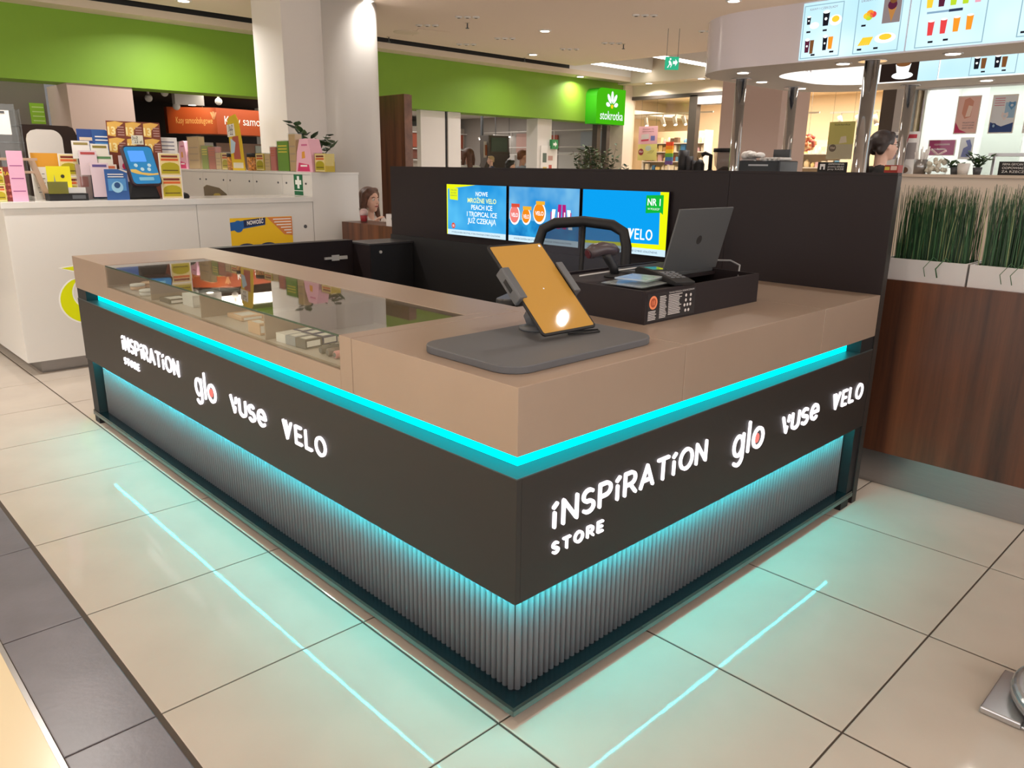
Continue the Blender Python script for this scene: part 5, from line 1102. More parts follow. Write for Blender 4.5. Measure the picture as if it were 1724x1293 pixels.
b.build('sweets', C2('ece4d4'), t, kind='stuff'); MB().lathe([(.065, 0), (.075, .05), (.062, .10), (.02, .13), (.05, .17)], c, 16).build('film', GL_ACR, t); MB().tube([(4.8, yy - .05, ZB + .16), (4.8, yy, ZB + .132), (4.8, yy + .05, ZB + .17)], .008, 6).build('ribbon', C2('e8c8cc'), t)
def smallplant(lab, px, n, hh): plant('small_plant', lab, (4.85, bpos(px, 4.85), ZB), [(.05*math.cos(k*1.3), .07*math.sin(k*1.3), hh*(.8 + .1*(k % 3))) for k in range(n)], .05, .03, .03, .05, M_gun, 6)
smallplant('small leafy plant beside the white pot on the bar', 1607, 4, .09); smallplant('larger bushy small plant between white pot and black notice', 1645, 6, .13)
yy = bpos(1621, 4.8); t = thing('white_pot', 'plain white pot between two small plants on the bar', 'pot', (4.8, yy, ZB)); MB().lathe([(.032, 0), (.04, .075), (.036, .075), (.03, .01)], (4.8, yy, ZB), 18).build('pot', M_whitem, t); MB().lathe([(.0005, .055), (.034, .055)], (4.8, yy, ZB), 14).build('soil', M_soil, t)
bx('tray_lid', M_steel, thing('steel_rail', 'steel shelf rail on the right part of the bar', 'rail', (4.95, bpos(1700, 4.95), ZB)), 4.9, 5.05, bpos(1760, 4.95), bpos(1663, 4.95), P(1700, 258, x=4.95).z - .02, P(1700, 258, x=4.95).z)
rl = [o_ for o_ in COL.objects if o_.name.startswith('steel_rail')][0]
for px in (1668, 1752): bx('rail_post', M_steel, rl, 4.97, 4.985, bpos(px, 4.95) - .008, bpos(px, 4.95) + .008, ZB, P(1700, 258, x=4.95).z - .02)
# ------------------------------------------------------------------ right-hand shop fronts
XR = 11.3
wr = thing('wall_right', None, None, (XR, 5, 0), kind='structure')
bx('lintel', M_cream, wr, XR, XR + .3, 3.3, 8.5, 2.86, 3.06); bx('frame_head', MATS['bronze_frame'], wr, XR - .01, XR + .1, 3.3, 8.45, 2.80, 2.86)
bx('shutter_box', M_greyp, wr, XR, XR + .25, 5.4, 6.98, 2.66, 2.80)
for ya, yb, m_ in ((6.98, 7.14, 'bronze_frame'), (5.0, 5.09, 'bronze_frame'), (3.52, 3.72, 'bronze_frame'), (3.3, 3.52, None)): bx('mullion', MATS[m_] if m_ else M_greyp, wr, XR - .01, XR + .12, ya, yb, 0, 2.82)
bx('shop_column', mat('rose_beige_paint', 'c3aba2', .7), wr, 9.5, 10.35, 4.4, 5.37, 0, 3.1)
for n_, (ya, yb) in enumerate(((7.14, 8.45), (5.09, 5.4), (3.72, 5.0))):
    g_ = thing('window_%d' % (n_ + 1), None, None, (XR, (ya + yb)/2, 0), kind='structure'); bx('pane', GL_WIN, g_, XR + .05, XR + .056, ya + .001, yb - .001, 0, 2.80)
bx('door_post', mat('copper_post', '7a5038', .4), wr, 11.6, 11.64, 6.55, 6.6, 0, 2.66)
# warm shop interior
t = thing('wall_shop', None, None, (14.6, 6, 0), kind='structure'); M_warm = mat('warm_shop_wall', 'ecd9bd', .7)
bx('shop_back', M_warm, t, 14.6, 14.7, 3.3, 11, 0, 3.2); bx('shop_side', M_warm, t, 11.45, 14.6, 10.0, 10.1, 0, 3.2); bx('shop_side', M_warm, t, 11.45, 14.6, 3.25, 3.35, 0, 3.2); bx('shop_ceiling', M_warm, t, 11.45, 14.6, 3.3, 10.1, 3.0, 3.1)
def shoplight(x, y, z, e, sx, sy, col=(1, .86, .68)):
    l = bpy.data.lights.new('shop_lamp', 'AREA'); l.shape = 'RECTANGLE'; l.size = sx; l.size_y = sy; l.energy = e; l.color = col
    lo = bpy.data.objects.new('shop_lamp', l); COL.objects.link(lo); lo.location = (x, y, z); return lo
shoplight(13, 7.5, 2.97, 110, 1.5, 3); shoplight(13, 4.8, 2.97, 90, 1.5, 2)
# track spots
def track(x, ya, yb, z, heads, lab):
    t = thing('track_rail', lab, 'lamp', (x, (ya + yb)/2, z)); bx('rail', M_whitem, t, x - .015, x + .015, ya, yb, z, z + .03)
    for k, y in enumerate(heads):
        MB().tube([(x, y, z), (x, y, z - .06)], .012, 6).build('stem', M_whitem, t); h_ = MB().tube([(x + .0, y + .03, z - .05), (x - .03, y - .03 - .03*(k % 2), z - .2)], .04, 10).build('spot_head', M_whitem, t); MB().tube([(x - .03, y - .03 - .03*(k % 2), z - .2), (x - .031, y - .031 - .03*(k % 2), z - .203)], .034, 10).build('spot_lens', M_lamp, h_)
track(12.2, 7.2, 9.2, 2.58, (8.75, 8.35, 8.05, 7.85), 'white track with four spots behind the left shop window'); track(12.4, 5.2, 6.9, 2.5, (6.75, 6.5, 6.1, 5.9), 'white track with spots behind the shop door'); track(12.6, 3.5, 5.1, 2.5, (4.9, 4.6, 4.3, 4.15, 3.8), 'white track with spots behind the right shop window')
# hanging posters
def hang(lab, l, t_, r, b_, x, top, bot, title, split=.52):
    p0, p1 = P(l, b_, x=x), P(r, t_, x=x); w, h = p0.y - p1.y, p1.z - p0.z; t = thing('hanging_poster', lab, 'poster', (x, (p0.y + p1.y)/2, p0.z), group='hanging shop posters')
    bx('sheet', C2(bot), t, x, x + .004, p1.y, p0.y, p0.z, p1.z); o = Vector((x, p0.y, p0.z)); quad('upper_half', C2(top), t, o + Z3*h*(1 - split), -Y3, Z3, w, h*split)
    for k, s_ in enumerate(title): text(s_, o - Y3*w*.5 + Z3*h*(.9 - .07*k), -Y3, Z3, C2('6a2030') if k or len(title) > 1 else C2('2c3018'), t, w=w*.6, h=h*.045, align='CENTER', d=.0012)
    for a in (.1, .9): MB().tube([(x + .002, p0.y - w*a, p1.z), (x + .002, p0.y - w*a, 2.86)], .002, 4).build('wire', M_gun, t)
    return t, o, w, h
t, o, w, h = hang('pink and yellow hanging poster with toaster picture in the left shop window', 1073, 212, 1108, 270, 11.42, 'd8a4b0', 'd8cc7c', ('Zestaw do', 'lakierowania'))
poly('toaster_print', C2('c8bcc0'), t, [(w*.15,h*.6),(w*.55,h*.62),(w*.55,h*.78),(w*.15,h*.76)], o, -Y3, Z3, d=.0014); poly('toaster_base', C2('c03a58'), t, [(w*.15,h*.56),(w*.55,h*.58),(w*.55,h*.63),(w*.15,h*.61)], o, -Y3, Z3, d=.0016); quad('cup_print', C2('6a6aa8'), t, o - Y3*w*.65 + Z3*h*.58, -Y3, Z3, w*.22, h*.14, d=.0014)
poly('price_disc', C2('8a2438'), t, disc(w*.17, h*.25, w*.14, 16), o, -Y3, Z3, d=.0014); text('45zł', o - Y3*w*.17 + Z3*h*.23, -Y3, Z3, WPR, t, w=w*.2, align='CENTER', d=.0018); poly('bowl_print', C2('b8c0b8'), t, disc(w*.55, h*.36, w*.16, 14, h*.08), o, -Y3, Z3, d=.0014)
for k in range(3): poly('utensil_print', C2('6a6840'), t, [(w*(.5+.1*k),h*.2),(w*(.52+.1*k),h*.2),(w*(.72+.08*k),h*.3),(w*(.7+.08*k),h*.3)], o, -Y3, Z3, d=.0014)
t, o, w, h = hang('olive green hanging poster headed with one word in the right shop window', 1390, 204, 1441, 268, 11.42, 'c2c67c', 'b8bcae', ('Szklanka',), .6)
poly('price_disc', C2('5c5c5a'), t, disc(w*.22, h*.3, w*.14, 16), o, -Y3, Z3, d=.0014); text('55zł', o - Y3*w*.22 + Z3*h*.28, -Y3, Z3, WPR, t, w=w*.18, align='CENTER', d=.0018); poly('glass_print', C2('d8d8d0'), t, [(w*.45,h*.42),(w*.75,h*.45),(w*.7,h*.62),(w*.5,h*.6)], o, -Y3, Z3, d=.0014)
# shelf units with goods
pal = ['e8e0d0', 'd8c4a0', '6aa0c8', 'c8a070', 'e4d8c4', 'b06050', 'f0e8d8', '8aa88a', 'd8b0b8', '705848', 'e8d090', '3a78b0']
def shelves(lab, x, ya, yb, levels, cols, seed):
    random.seed(seed); t = thing('shop_shelf', lab, 'shelf', (x + .15, (ya + yb)/2, 0)); bx('back', M_warm, t, x + .3, x + .32, yb, ya, 0, max(levels) + .25)
    for z in levels: bx('board', M_whitem, t, x, x + .3, yb, ya, z - .02, z)
    for s_ in (ya, yb - .02): bx('upright', M_whitem, t, x, x + .3, s_, s_ + .02, 0, max(levels) + .25)
    for li, z in enumerate(levels):
        if z < 1.2: continue
        y = ya - .05
        while y > yb + .08:
            w_ = random.uniform(.05, .11); h_ = random.uniform(.07, .15); m_ = C2(random.choice(pal))
            b = MB().lathe([(w_*.42, 0), (w_*.5, h_*.1), (w_*.5, h_*.7), (w_*.25, h_*.85), (w_*.25, h_)], (x + .1, y - w_/2, z), 10) if random.random() < .5 else MB().box(x + .04, x + .04 + w_, y - w_, y, z, z + h_)
            tag(b.build('shop_item', m_, None), lab_item(seed), 'item', 'small goods on the lit shop shelves'); y -= w_ + .03
def lab_item(seed): return {1: 'small household item among many on the bright shelves of the left shop window', 2: 'small household item on the shelf seen through the shop door', 3: 'small ornament item on shelf behind the right shop window'}[seed]
shelves('white lit shop shelf with small goods behind the left window', 13.2, 9.55, 8.0, (.5, 1.0, 1.3, 1.5, 1.7, 1.9, 2.08), 8, 1)
shelves('white shop shelf seen through the open shop door', 13.4, 7.2, 6.5, (.5, 1.0, 1.3, 1.55, 1.8), 6, 2)
shelves('white shop shelf behind the right shop window', 13.2, 6.1, 5.1, (.5, 1.0, 1.35, 1.6, 1.85), 6, 3)
p0 = P(1128, 230, x=12.6); t = thing('rainbow_fan', 'upright rainbow striped gift item beside the dark window post', 'item', (12.6, p0.y, 1.3))
for k, cm in enumerate(('d84a30', 'e8902c', 'e8cc38', '58a048', '3a70b4', '604890')): bx('stripe', C2(cm), t, 12.6, 12.62, p0.y - .09, p0.y + .09, 2.0 - .075*k, 2.075 - .075*k)
bx('stand', M_whitem, t, 12.6, 12.62, p0.y - .02, p0.y + .02, 0, 1.625)
p0 = P(1360, 240, x=12.8); t = thing('flower_ball', 'round ball of orange and pink flowers hanging in the right shop window', 'decoration', (12.8, p0.y, p0.z - .15)); b = MB(); random.seed(5)
for k in range(60):
    v_ = Vector((random.gauss(0, 1), random.gauss(0, 1), random.gauss(0, 1))).normalized() * .13; b.ball(Vector((12.8, p0.y, p0.z)) + v_, .035, seg=7, rings=5, mi=k % 3)
b.build('flowers', [C2('d8845a'), C2('e4c09a'), C2('b85a58')], t); MB().tube([(12.8, p0.y, p0.z + .14), (12.8, p0.y, 3.0)], .003, 4).build('cord', M_gun, t)
# cleaning shop with white lit window
bx('lintel', M_greyp, wr, XR, XR + .3, -1.5, 3.3, 2.70, 3.06); g_ = thing('window_4', None, None, (XR, 2, 0), kind='structure'); bx('pane', GL_WIN, g_, XR + .05, XR + .056, .2, 3.28, .9, 2.70); bx('sill_wall', M_whitem, wr, XR, XR + .2, -1.5, 3.3, 0, .9)
bx('jamb', M_steel, wr, XR - .01, XR + .12, 3.26, 3.3, 0, 2.72)
t = thing('wall_cleaner', None, None, (13, 2, 0), kind='structure'); M_wl = mat('bright_white_wall', 'f0f2f0', .6); bx('back', M_wl, t, 13, 13.1, -1.5, 3.2, 0, 3.1); bx('side', M_wl, t, 11.5, 13, 3.16, 3.2, 0, 3.1); bx('roof', M_wl, t, 11.5, 13.1, -1.5, 3.2, 2.95, 3.05)
bx('inner_panel', mat('pale_green_grey', 'c4ccc4', .5), t, 12.96, 13, 2.2, 2.75, 0, 2.9)
shoplight(12.2, 1.6, 2.92, 45, 1.0, 3.0, (.95, 1, 1))
for y in (2.9, 2.2, 1.5): tg = thing('ceiling_spot', 'round lit ceiling spot inside the white cleaning shop', 'lamp', (11.75, y, 2.93), group='spots in the cleaning shop'); MB().lathe([(.05, 0), (.07, .02)], (11.75, y, 2.93), 14).build('rim', M_chrome, tg); MB().lathe([(.001, -.002), (.05, -.002)], (11.75, y, 2.93), 14).build('lens', M_lamp, tg)
def wposter(lab, l, t_, r, b_, x, cm):
    p0, p1 = P(l, b_, x=x), P(r, t_, x=x); t = thing('window_poster', lab, 'poster', (x, (p0.y + p1.y)/2, p0.z), group='posters of the cleaning shop'); bx('border', M_paper, t, x, x + .004, p1.y, p0.y, p0.z, p1.z)
    o = Vector((x, p0.y, p0.z)); w, h = p0.y - p1.y, p1.z - p0.z; quad('sheet', C2(cm), t, o - Y3*w*.04 + Z3*h*.03, -Y3, Z3, w*.92, h*.94); return t, o, w, h
t, o, w, h = wposter('pink poster with rolled garments in the cleaning shop window', 1604, 160, 1654, 226, 11.34, 'eac4bc')
poly('magenta_curve', C2('c8386c'), t, [(w*.04,h*.03),(w*.6,h*.03),(w*.25,h*.12),(w*.04,h*.32)], o, -Y3, Z3, d=.001); poly('garment', C2('d89a88'), t, [(w*.25,h*.55),(w*.3,h*.9),(w*.5,h*.95),(w*.7,h*.85),(w*.65,h*.45),(w*.4,h*.4)], o, -Y3, Z3, d=.001); poly('garment_fold', C2('f0d8cc'), t, [(w*.42,h*.45),(w*.5,h*.75),(w*.68,h*.72),(w*.62,h*.46)], o, -Y3, Z3, d=.0014)
for k, s_ in enumerate(('SPECJALISTYCZNE', 'CZYSZCZENIE', 'UBRAŃ I OBUWIA')): text(s_, o - Y3*w*.6 + Z3*h*(.28 - .07*k), -Y3, Z3, C2('5a3a58'), t, w=w*.5, h=h*.035, align='CENTER', d=.0018)
t, o, w, h = wposter('white and blue poster with two heart shaped buckles in the cleaning shop window', 1662, 158, 1716, 225, 11.34, 'dfe6ee')
poly('navy_wave', C2('2a4a8a'), t, [(w*.04,h*.03),(w*.96,h*.03),(w*.96,h*.28),(w*.5,h*.18),(w*.04,h*.3)], o, -Y3, Z3, d=.001); quad('blue_patch', C2('9cc4e2'), t, o - Y3*w*.55 + Z3*h*.4, -Y3, Z3, w*.4, h*.4, d=.0008)
for cx, cz_, cm in ((.58, .45, 'e4dce0'), (.8, .72, '5a94c8')):
    pts = [(w*cx, h*(cz_ - .12)), (w*(cx + .14), h*cz_), (w*(cx + .12), h*(cz_ + .1)), (w*cx, h*(cz_ + .07)), (w*(cx - .12), h*(cz_ + .1)), (w*(cx - .14), h*cz_)]; poly('heart_print', C2(cm), t, pts, o, -Y3, Z3, d=.0012); poly('heart_hole', C2('c8d8e8'), t, disc(w*cx, h*cz_, w*.06, 10), o, -Y3, Z3, d=.0016)
poly('drop_disc', C2('1c3a78'), t, disc(w*.2, h*.2, w*.12, 14), o, -Y3, Z3, d=.0016); poly('drop', C2('9cc4e2'), t, disc(w*.2, h*.2, w*.05, 8, w*.07), o, -Y3, Z3, d=.002)
for k in range(4): quad('print_line', C2('d08098'), t, o - Y3*w*.1 + Z3*h*(.9 - .06*k), -Y3, Z3, w*.4, h*.02, d=.001)
t, o, w, h = wposter('white text poster at the right picture edge of the cleaning shop', 1720, 156, 1770, 224, 11.34, 'eceef2')
quad('magenta_bar', C2('8a2a6a'), t, o - Y3*w*.06 + Z3*h*.14, -Y3, Z3, w*.8, h*.1)
for k in range(6): quad('print_line', C2('9a8aa8'), t, o - Y3*w*.1 + Z3*h*(.85 - .09*k), -Y3, Z3, w*.7, h*.02, d=.001)
t, o, w, h = wposter('magenta sign about cleaning behind the sweets', 1560, 235, 1611, 262, 11.5, 'b02a7c'); text('czyszczenie', o - Y3*w*.5 + Z3*h*.66, -Y3, Z3, WPR, t, w=w*.55, align='CENTER', d=.001); text('butów', o - Y3*w*.5 + Z3*h*.36, -Y3, Z3, WPR, t, w=w*.3, align='CENTER', d=.001)
t, o, w, h = wposter('white sign with blue wave drawing beside the magenta sign', 1612, 231, 1641, 268, 11.52, 'e2e6f0'); poly('wave', C2('4a5aa8'), t, [(w*.2,h*.1),(w*.85,h*.1),(w*.9,h*.6),(w*.7,h*.9),(w*.4,h*.85),(w*.6,h*.6),(w*.3,h*.5)], o, -Y3, Z3, d=.001)
t, o, w, h = wposter('narrow lilac banner at the left jamb of the cleaning shop', 1541, 165, 1557, 260, 11.36, 'c8c0dc'); poly('lilac_shape', C2('9a84b8'), t, disc(w*.5, h*.35, w*.35, 12, h*.15), o, -Y3, Z3, d=.001)
p0 = P(1585, 215, x=12.9); t = thing('wall_mirror', 'small oval chrome framed mirror on the white wall of the cleaning shop', 'mirror', (12.9, p0.y, p0.z - .15)); MB().prism(disc(0, 0, .06, 24, .16), (12.95, p0.y, p0.z), -Y3, Z3, -X3, 0, .02).build('frame', M_chrome, t); MB().prism(disc(0, 0, .045, 24, .14), (12.93, p0.y, p0.z), -Y3, Z3, -X3, 0, .002).build('glass', C2('d8e0e0'), t)
# ------------------------------------------------------------------ green-fronted supermarket interior
wi = thing('wall_supermarket', None, None, (6, 14, 0), kind='structure'); M_int = mat('shop_grey_white', 'd6d2cc', .7)
bx('back', M_int, wi, 2, 11.3, 15, 15.1, 0, 3); bx('right_wall', mat('shop_mid_grey', 'a8a29c', .7), wi, 11.3, 11.42, 8.9, 15, 0, 3); bx('shop_ceiling', M_int, wi, 5.6, 14.5, 9.1, 15, 2.62, 2.7); bx('dark_ceiling', mat('dark_brown_ceiling', '38241c', .8), wi, 1.9, 5.6, 8.9, 15, 2.5, 2.6); bx('left_wall', M_dark, wi, 1.8, 2.1, 9.3, 15, 0, 2.6); bx('dark_back', mat('dark_brown_back', '2c2220', .8), wi, 2.1, 5.6, 12.6, 12.7, 0, 2.5)
shoplight(8.6, 11.6, 2.6, 65, 4, 2.5, (1, .95, .88)); shoplight(4.2, 10.0, 2.48, 22, 1.5, 1.0, (1, .9, .75))
for k, (px, py, wd) in enumerate(((822, 236, .5), (846, 231, .5), (870, 225, .8), (955, 225, .7))):
    p = P(px, py, z=2.40); p = P(px, py, y=11.3 + .5*k); 
    t = thing('pendant_tube', 'hanging white tube lamp, %s from the left in the supermarket' % ('first', 'second', 'third', 'fourth')[k], 'lamp', p, group='pendant tube lamps'); bx('housing', M_whitem, t, p.x - wd/2, p.x + wd/2, p.y - .04, p.y + .04, p.z + .02, p.z + .05); bx('tube', M_tubew, t, p.x - wd/2 + .02, p.x + wd/2 - .02, p.y - .03, p.y + .03, p.z, p.z + .02)
    for a in (-.4, .4): MB().tube([(p.x + wd*a, p.y, p.z + .05), (p.x + wd*a, p.y, 2.62)], .006, 4).build('rod', M_gun, t)
p = P(995, 240, y=10.5); t = thing('bright_spot', 'glaring bright spotlight above the shrub in the supermarket', 'lamp', p); MB().ball(p, .075).build('bulb', emi('glare_bulb', 'fff4e4', 14), t); MB().tube([p + Z3*.06, (p.x, p.y, 2.62)], .01, 6).build('stem', M_gun, t)
# orange checkout sign
xa, xm, xb = P(287, 205, y=10.6).x, P(367, 200, y=10.2).x, P(470, 200, y=10.6).x; za, zb_ = P(290, 224, y=10.6).z, P(367, 181, y=10.2).z
ORS = mat('orange_sign_face', 'a8481e', .5); t = thing('checkout_sign', 'orange hanging checkout sign with white letters inside the dark shop', 'sign', (xm, 10.4, za))
MB().prism([(xa, 10.7), (xm, 10.25), (xb, 10.45), (xb, 10.8), (xa, 10.8)], (0, 0, 0), X3, Y3, Z3, za, zb_).build('box', ORS, t)
for x in (xa + .2, xm, xb - .2): MB().tube([(x, 10.7, zb_), (x, 10.7, 2.5)], .01, 5).build('rod', M_gun, t)
u1 = (Vector((xm, 10.25, 0)) - Vector((xa, 10.7, 0))).normalized(); u2 = (Vector((xb, 10.45, 0)) - Vector((xm, 10.25, 0))).normalized()
text('Kasy samoobsługowe', Vector((xa, 10.7, za + .14)) + u1*.12, u1, Z3, C2('e0b070'), t, w=.52, h=.09, d=.003); text('Kasy samoobsługowe', Vector((xm, 10.25, za + .14)) + u2*.13, u2, Z3, WPR, t, w=1.25, h=.12, d=.003)
for a in (90, 120, 60): poly('flower_mark', C2('d89a70'), t, [(.66 + .07*math.cos(math.radians(a)) + dx, .24 + .07*math.sin(math.radians(a))) for dx in (-.012, .012)] + [(.672, .2), (.648, .2)], Vector((xa, 10.7, za)), u1, Z3, d=.003)
l = bpy.data.lights.new('sign_spot', 'SPOT'); l.energy = 14; l.color = (1, .75, .3); l.spot_size = 1.1; l.spot_blend = .6; lo = bpy.data.objects.new('sign_spot', l); COL.objects.link(lo); pp = Vector((xa, 10.7, 0)).lerp(Vector((xm, 10.25, 0)), .55); lo.location = (pp.x - .25, pp.y - .5, 2.45); lo.rotation_euler = (Vector((pp.x, pp.y, za + .2)) - Vector(lo.location)).to_track_quat('-Z', 'Y').to_euler()
t = thing('spot_fitting', 'white box spotlight aimed at the orange sign', 'lamp', (pp.x - .3, pp.y - .55, 2.4)); bx('box', M_whitem, t, pp.x - .5, pp.x - .1, pp.y - .62, pp.y - .52, 2.3, 2.47); MB().lathe([(.001, -.002), (.05, -.002)], (pp.x - .25, pp.y - .57, 2.3), 12).build('lens', M_lamp, t)
for k, (px, py) in enumerate(((277, 156), (297, 179), (368, 171), (250, 165))):
    p = P(px, py, y=9.9); t = thing('ceiling_camera', 'small white ceiling fitting, %s along the dark shop ceiling' % ('second', 'third', 'last', 'first')[k], 'fitting', (p.x, 9.9, p.z)); MB().ball((p.x, 9.9, p.z), .05).build('dome', M_whitem, t); MB().tube([(p.x, 9.9, p.z + .04), (p.x, 9.9, 2.5)], .015, 6).build('stem', M_whitem, t)
# dark shop: counters with bits of colour
t = thing('checkout_desk', 'dark checkout desk with light panels below the orange sign', 'desk', (4.2, 11.5, 0)); bx('body', M_dark, t, 3.0, 5.5, 11.3, 11.8, 0, 1.45); bx('panel', C2('d8d4cc'), t, 3.6, 4.2, 11.28, 11.3, 1.5, 1.85); bx('panel', C2('a0806c'), t, 4.25, 5.4, 11.28, 11.3, 1.45, 1.85); bx('panel', C2('c8d4cc'), t, 4.9, 5.2, 11.26, 11.28, 1.62, 1.82)
random.seed(9)
for k in range(14):
    x = 3.1 + .17*k; h_ = random.uniform(.1, .3); cm = random.choice(['b83a2c', '3a4a9a', '58a858', '8fb8c8', 'c8c0c8', '5a3a34', 'd8d0c4']); tag(MB().box(x, x + .12, 11.32, 11.42, 1.451, 1.45 + h_).build('checkout_item', C2(cm), None, .008), 'small coloured pack in the row on the dark checkout desk', 'pack', 'packs on the checkout desk')
# self checkouts with grey hoods
def hood(lab, l, r, y, seed):
    p0, p1 = P(l, 240, y=y), P(r, 240, y=y); w = p1.x - p0.x; zt = P(l, 228, y=y).z; t = thing('self_checkout', lab, 'checkout', ((p0.x + p1.x)/2, y, 0), group='self checkouts')
    MB().prism([(.0, zt), (.25, zt), (.27, zt - .35), (.05, zt - .75), (-.12, zt - .85), (-.12, zt - .8), (.02, zt - .5), (.0, zt - .3)], (p0.x, y, 0), -Y3, Z3, X3, 0, w).build('hood', mat('grey_brown_metal', '5a524c', .5), t)
    quad('screen_picture', mat('dull_screen', '5a6a60', .2), t, (p0.x + w*.1, y - .262, zt - .3), X3, Z3, w*.8, .26, d=.01); bx('pole', M_gun, t, p0.x + .05, p0.x + .09, y, y + .04, 0, 2.6); bx('cabinet', M_gun, t, p0.x, p1.x, y - .1, y + .4, 0, 1.2)
    q = quad('side_poster', C2('d8d0c8'), t, (p0.x - .08, y - .2, zt - .42), X3, Z3, .16, .3); quad('side_picture', C2('a8603c'), t, (p0.x - .05, y - .21, zt - .38), X3, Z3, .1, .2)
hood('grey self checkout hood in the middle store opening', 808, 842, 10.6, 1); hood('grey self checkout hood seen between partition and pillar', 702, 720, 10.6, 2)
t = thing('red_shelf_wall', 'red and brown decorated shelf wall deep in the supermarket', 'shelf', (9.8, 13.4, 0)); bx('body', C2('b4a89c'), t, 7.6, 11.28, 13.4, 13.7, 0, 2.4)
for k, (a, b_, z0_, z1_, cm) in enumerate(((9.6, 11.2, 1.95, 2.25, 'a8543c'), (9.6, 11.2, 1.7, 1.9, '7a4a3c'), (8.8, 9.5, 1.9, 2.3, 'c8c0b4'), (7.7, 8.6, 1.6, 2.0, 'a04a34'))): bx('shelf_panel', C2(cm), t, a, b_, 13.36, 13.4, z0_, z1_)
for z in (1.92, 1.68, 2.28): bx('shelf_rail', M_whitem, t, 7.6, 11.28, 13.3, 13.36, z - .02, z)
t = thing('wall_rack', 'white wire wall rack with red and grey boards right of the notice pillar', 'rack', (11.2, 10.6, 1.2))
for k, (a, b_, z0_, z1_, cm) in enumerate(((9.1, 9.7, 1.9, 2.25, '9aa0a8'), (9.75, 10.3, 1.5, 1.85, 'cfcbc6'), (10.35, 10.8, 1.9, 2.2, 'a04a34'), (10.85, 11.6, 1.85, 2.25, 'c09a90'), (11.65, 12.4, 1.5, 1.8, 'd8d4d0'), (9.2, 9.6, 1.5, 1.75, '2c2e32'))): bx('board', C2(cm), t, 11.26, 11.298, a, b_, z0_, z1_)
for z in (1.8, 1.95, 2.28): MB().tube([(11.1, 9.05, z), (11.1, 12.5, z)], .012, 6).build('wire_rail', M_whitem, t)
for y in (9.1, 10.3, 11.6): MB().tube([(11.1, y, 1.8), (11.1, y, 2.3), (11.298, y, 2.3)], .01, 6).build('bracket', M_whitem, t)
p0, p1 = P(911, 245, y=8.59), P(937, 285, y=8.59)
t = thing('notice_board', 'white notice board with small sheets on the supermarket pillar', 'notice board', ((p0.x + p1.x)/2, 8.58, 1.3)); bx('board', M_paper, t, p0.x, p1.x, 8.585, 8.598, 1.2, p0.z)
for a, b_, w_, h_, cm in ((.04, .3, .1, .16, '5a6a60'), (.18, .34, .12, .08, 'c8a098'), (.05, .08, .1, .12, 'd8b860'), (.2, .1, .08, .14, 'c05a50')): quad('sheet', C2(cm), t, (p0.x + a, 8.585, 1.35 + b_*.9), X3, Z3, w_, h_)
p = P(934, 243, y=8.55); t = thing('exit_plate', 'small green exit sign beside the notice board', 'sign', (p.x, 8.55, p.z)); bx('plate', C2('2f8a52'), t, p.x - .08, p.x + .08, 8.54, 8.599, p.z - .08, p.z + .08); poly('arrow', CRW, t, [(-.05, -.02), (.0, -.02), (.0, -.05), (.05, 0), (0, .05), (0, .02), (-.05, .02)], (p.x, 8.54, p.z), X3, Z3)
# big shrub in the mall
p = P(1008, 285, y=7.6)
random.seed(3); t = thing('indoor_shrub', 'large bushy indoor shrub in a pot in front of the supermarket door', 'plant', (p.x, 7.6, 0)); c = Vector((p.x, 7.6, 0))
MB().lathe([(.2, 0), (.27, .5), (.25, .5), (.23, .45)], c, 24).build('pot', M_gun, t); MB().lathe([(.001, .44), (.235, .44)], c, 18).build('soil', M_soil, t)
b = MB(); tr = MB()
for k in range(34):
    a = random.uniform(0, 6.28); rad = random.uniform(.1, .72); hz = random.uniform(1.5, 2.0) - .25*abs(rad - .3); tip = c + Vector((rad*math.cos(a), rad*math.sin(a)*.6, hz)); mid = c + Vector((rad*.4*math.cos(a), rad*.3*math.sin(a), hz*.6)); tr.tube([c + Z3*.44, mid, tip], [.012, .008, .003], 5)
    for q in range(16):
        f = random.uniform(.3, 1); pt = mid.lerp(tip, f); an = random.uniform(0, 6.28); leaf(b, pt, (math.cos(an), math.sin(an), random.uniform(-.3, .8)), random.uniform(.09, .14), .05, random.choice((0, 0, 1)))
b.build('foliage', [mat('shrub_green', '4d5c3c', .5), LEAF2], t, kind='stuff'); tr.build('branches', mat('bark', '5a4636', .8), t)
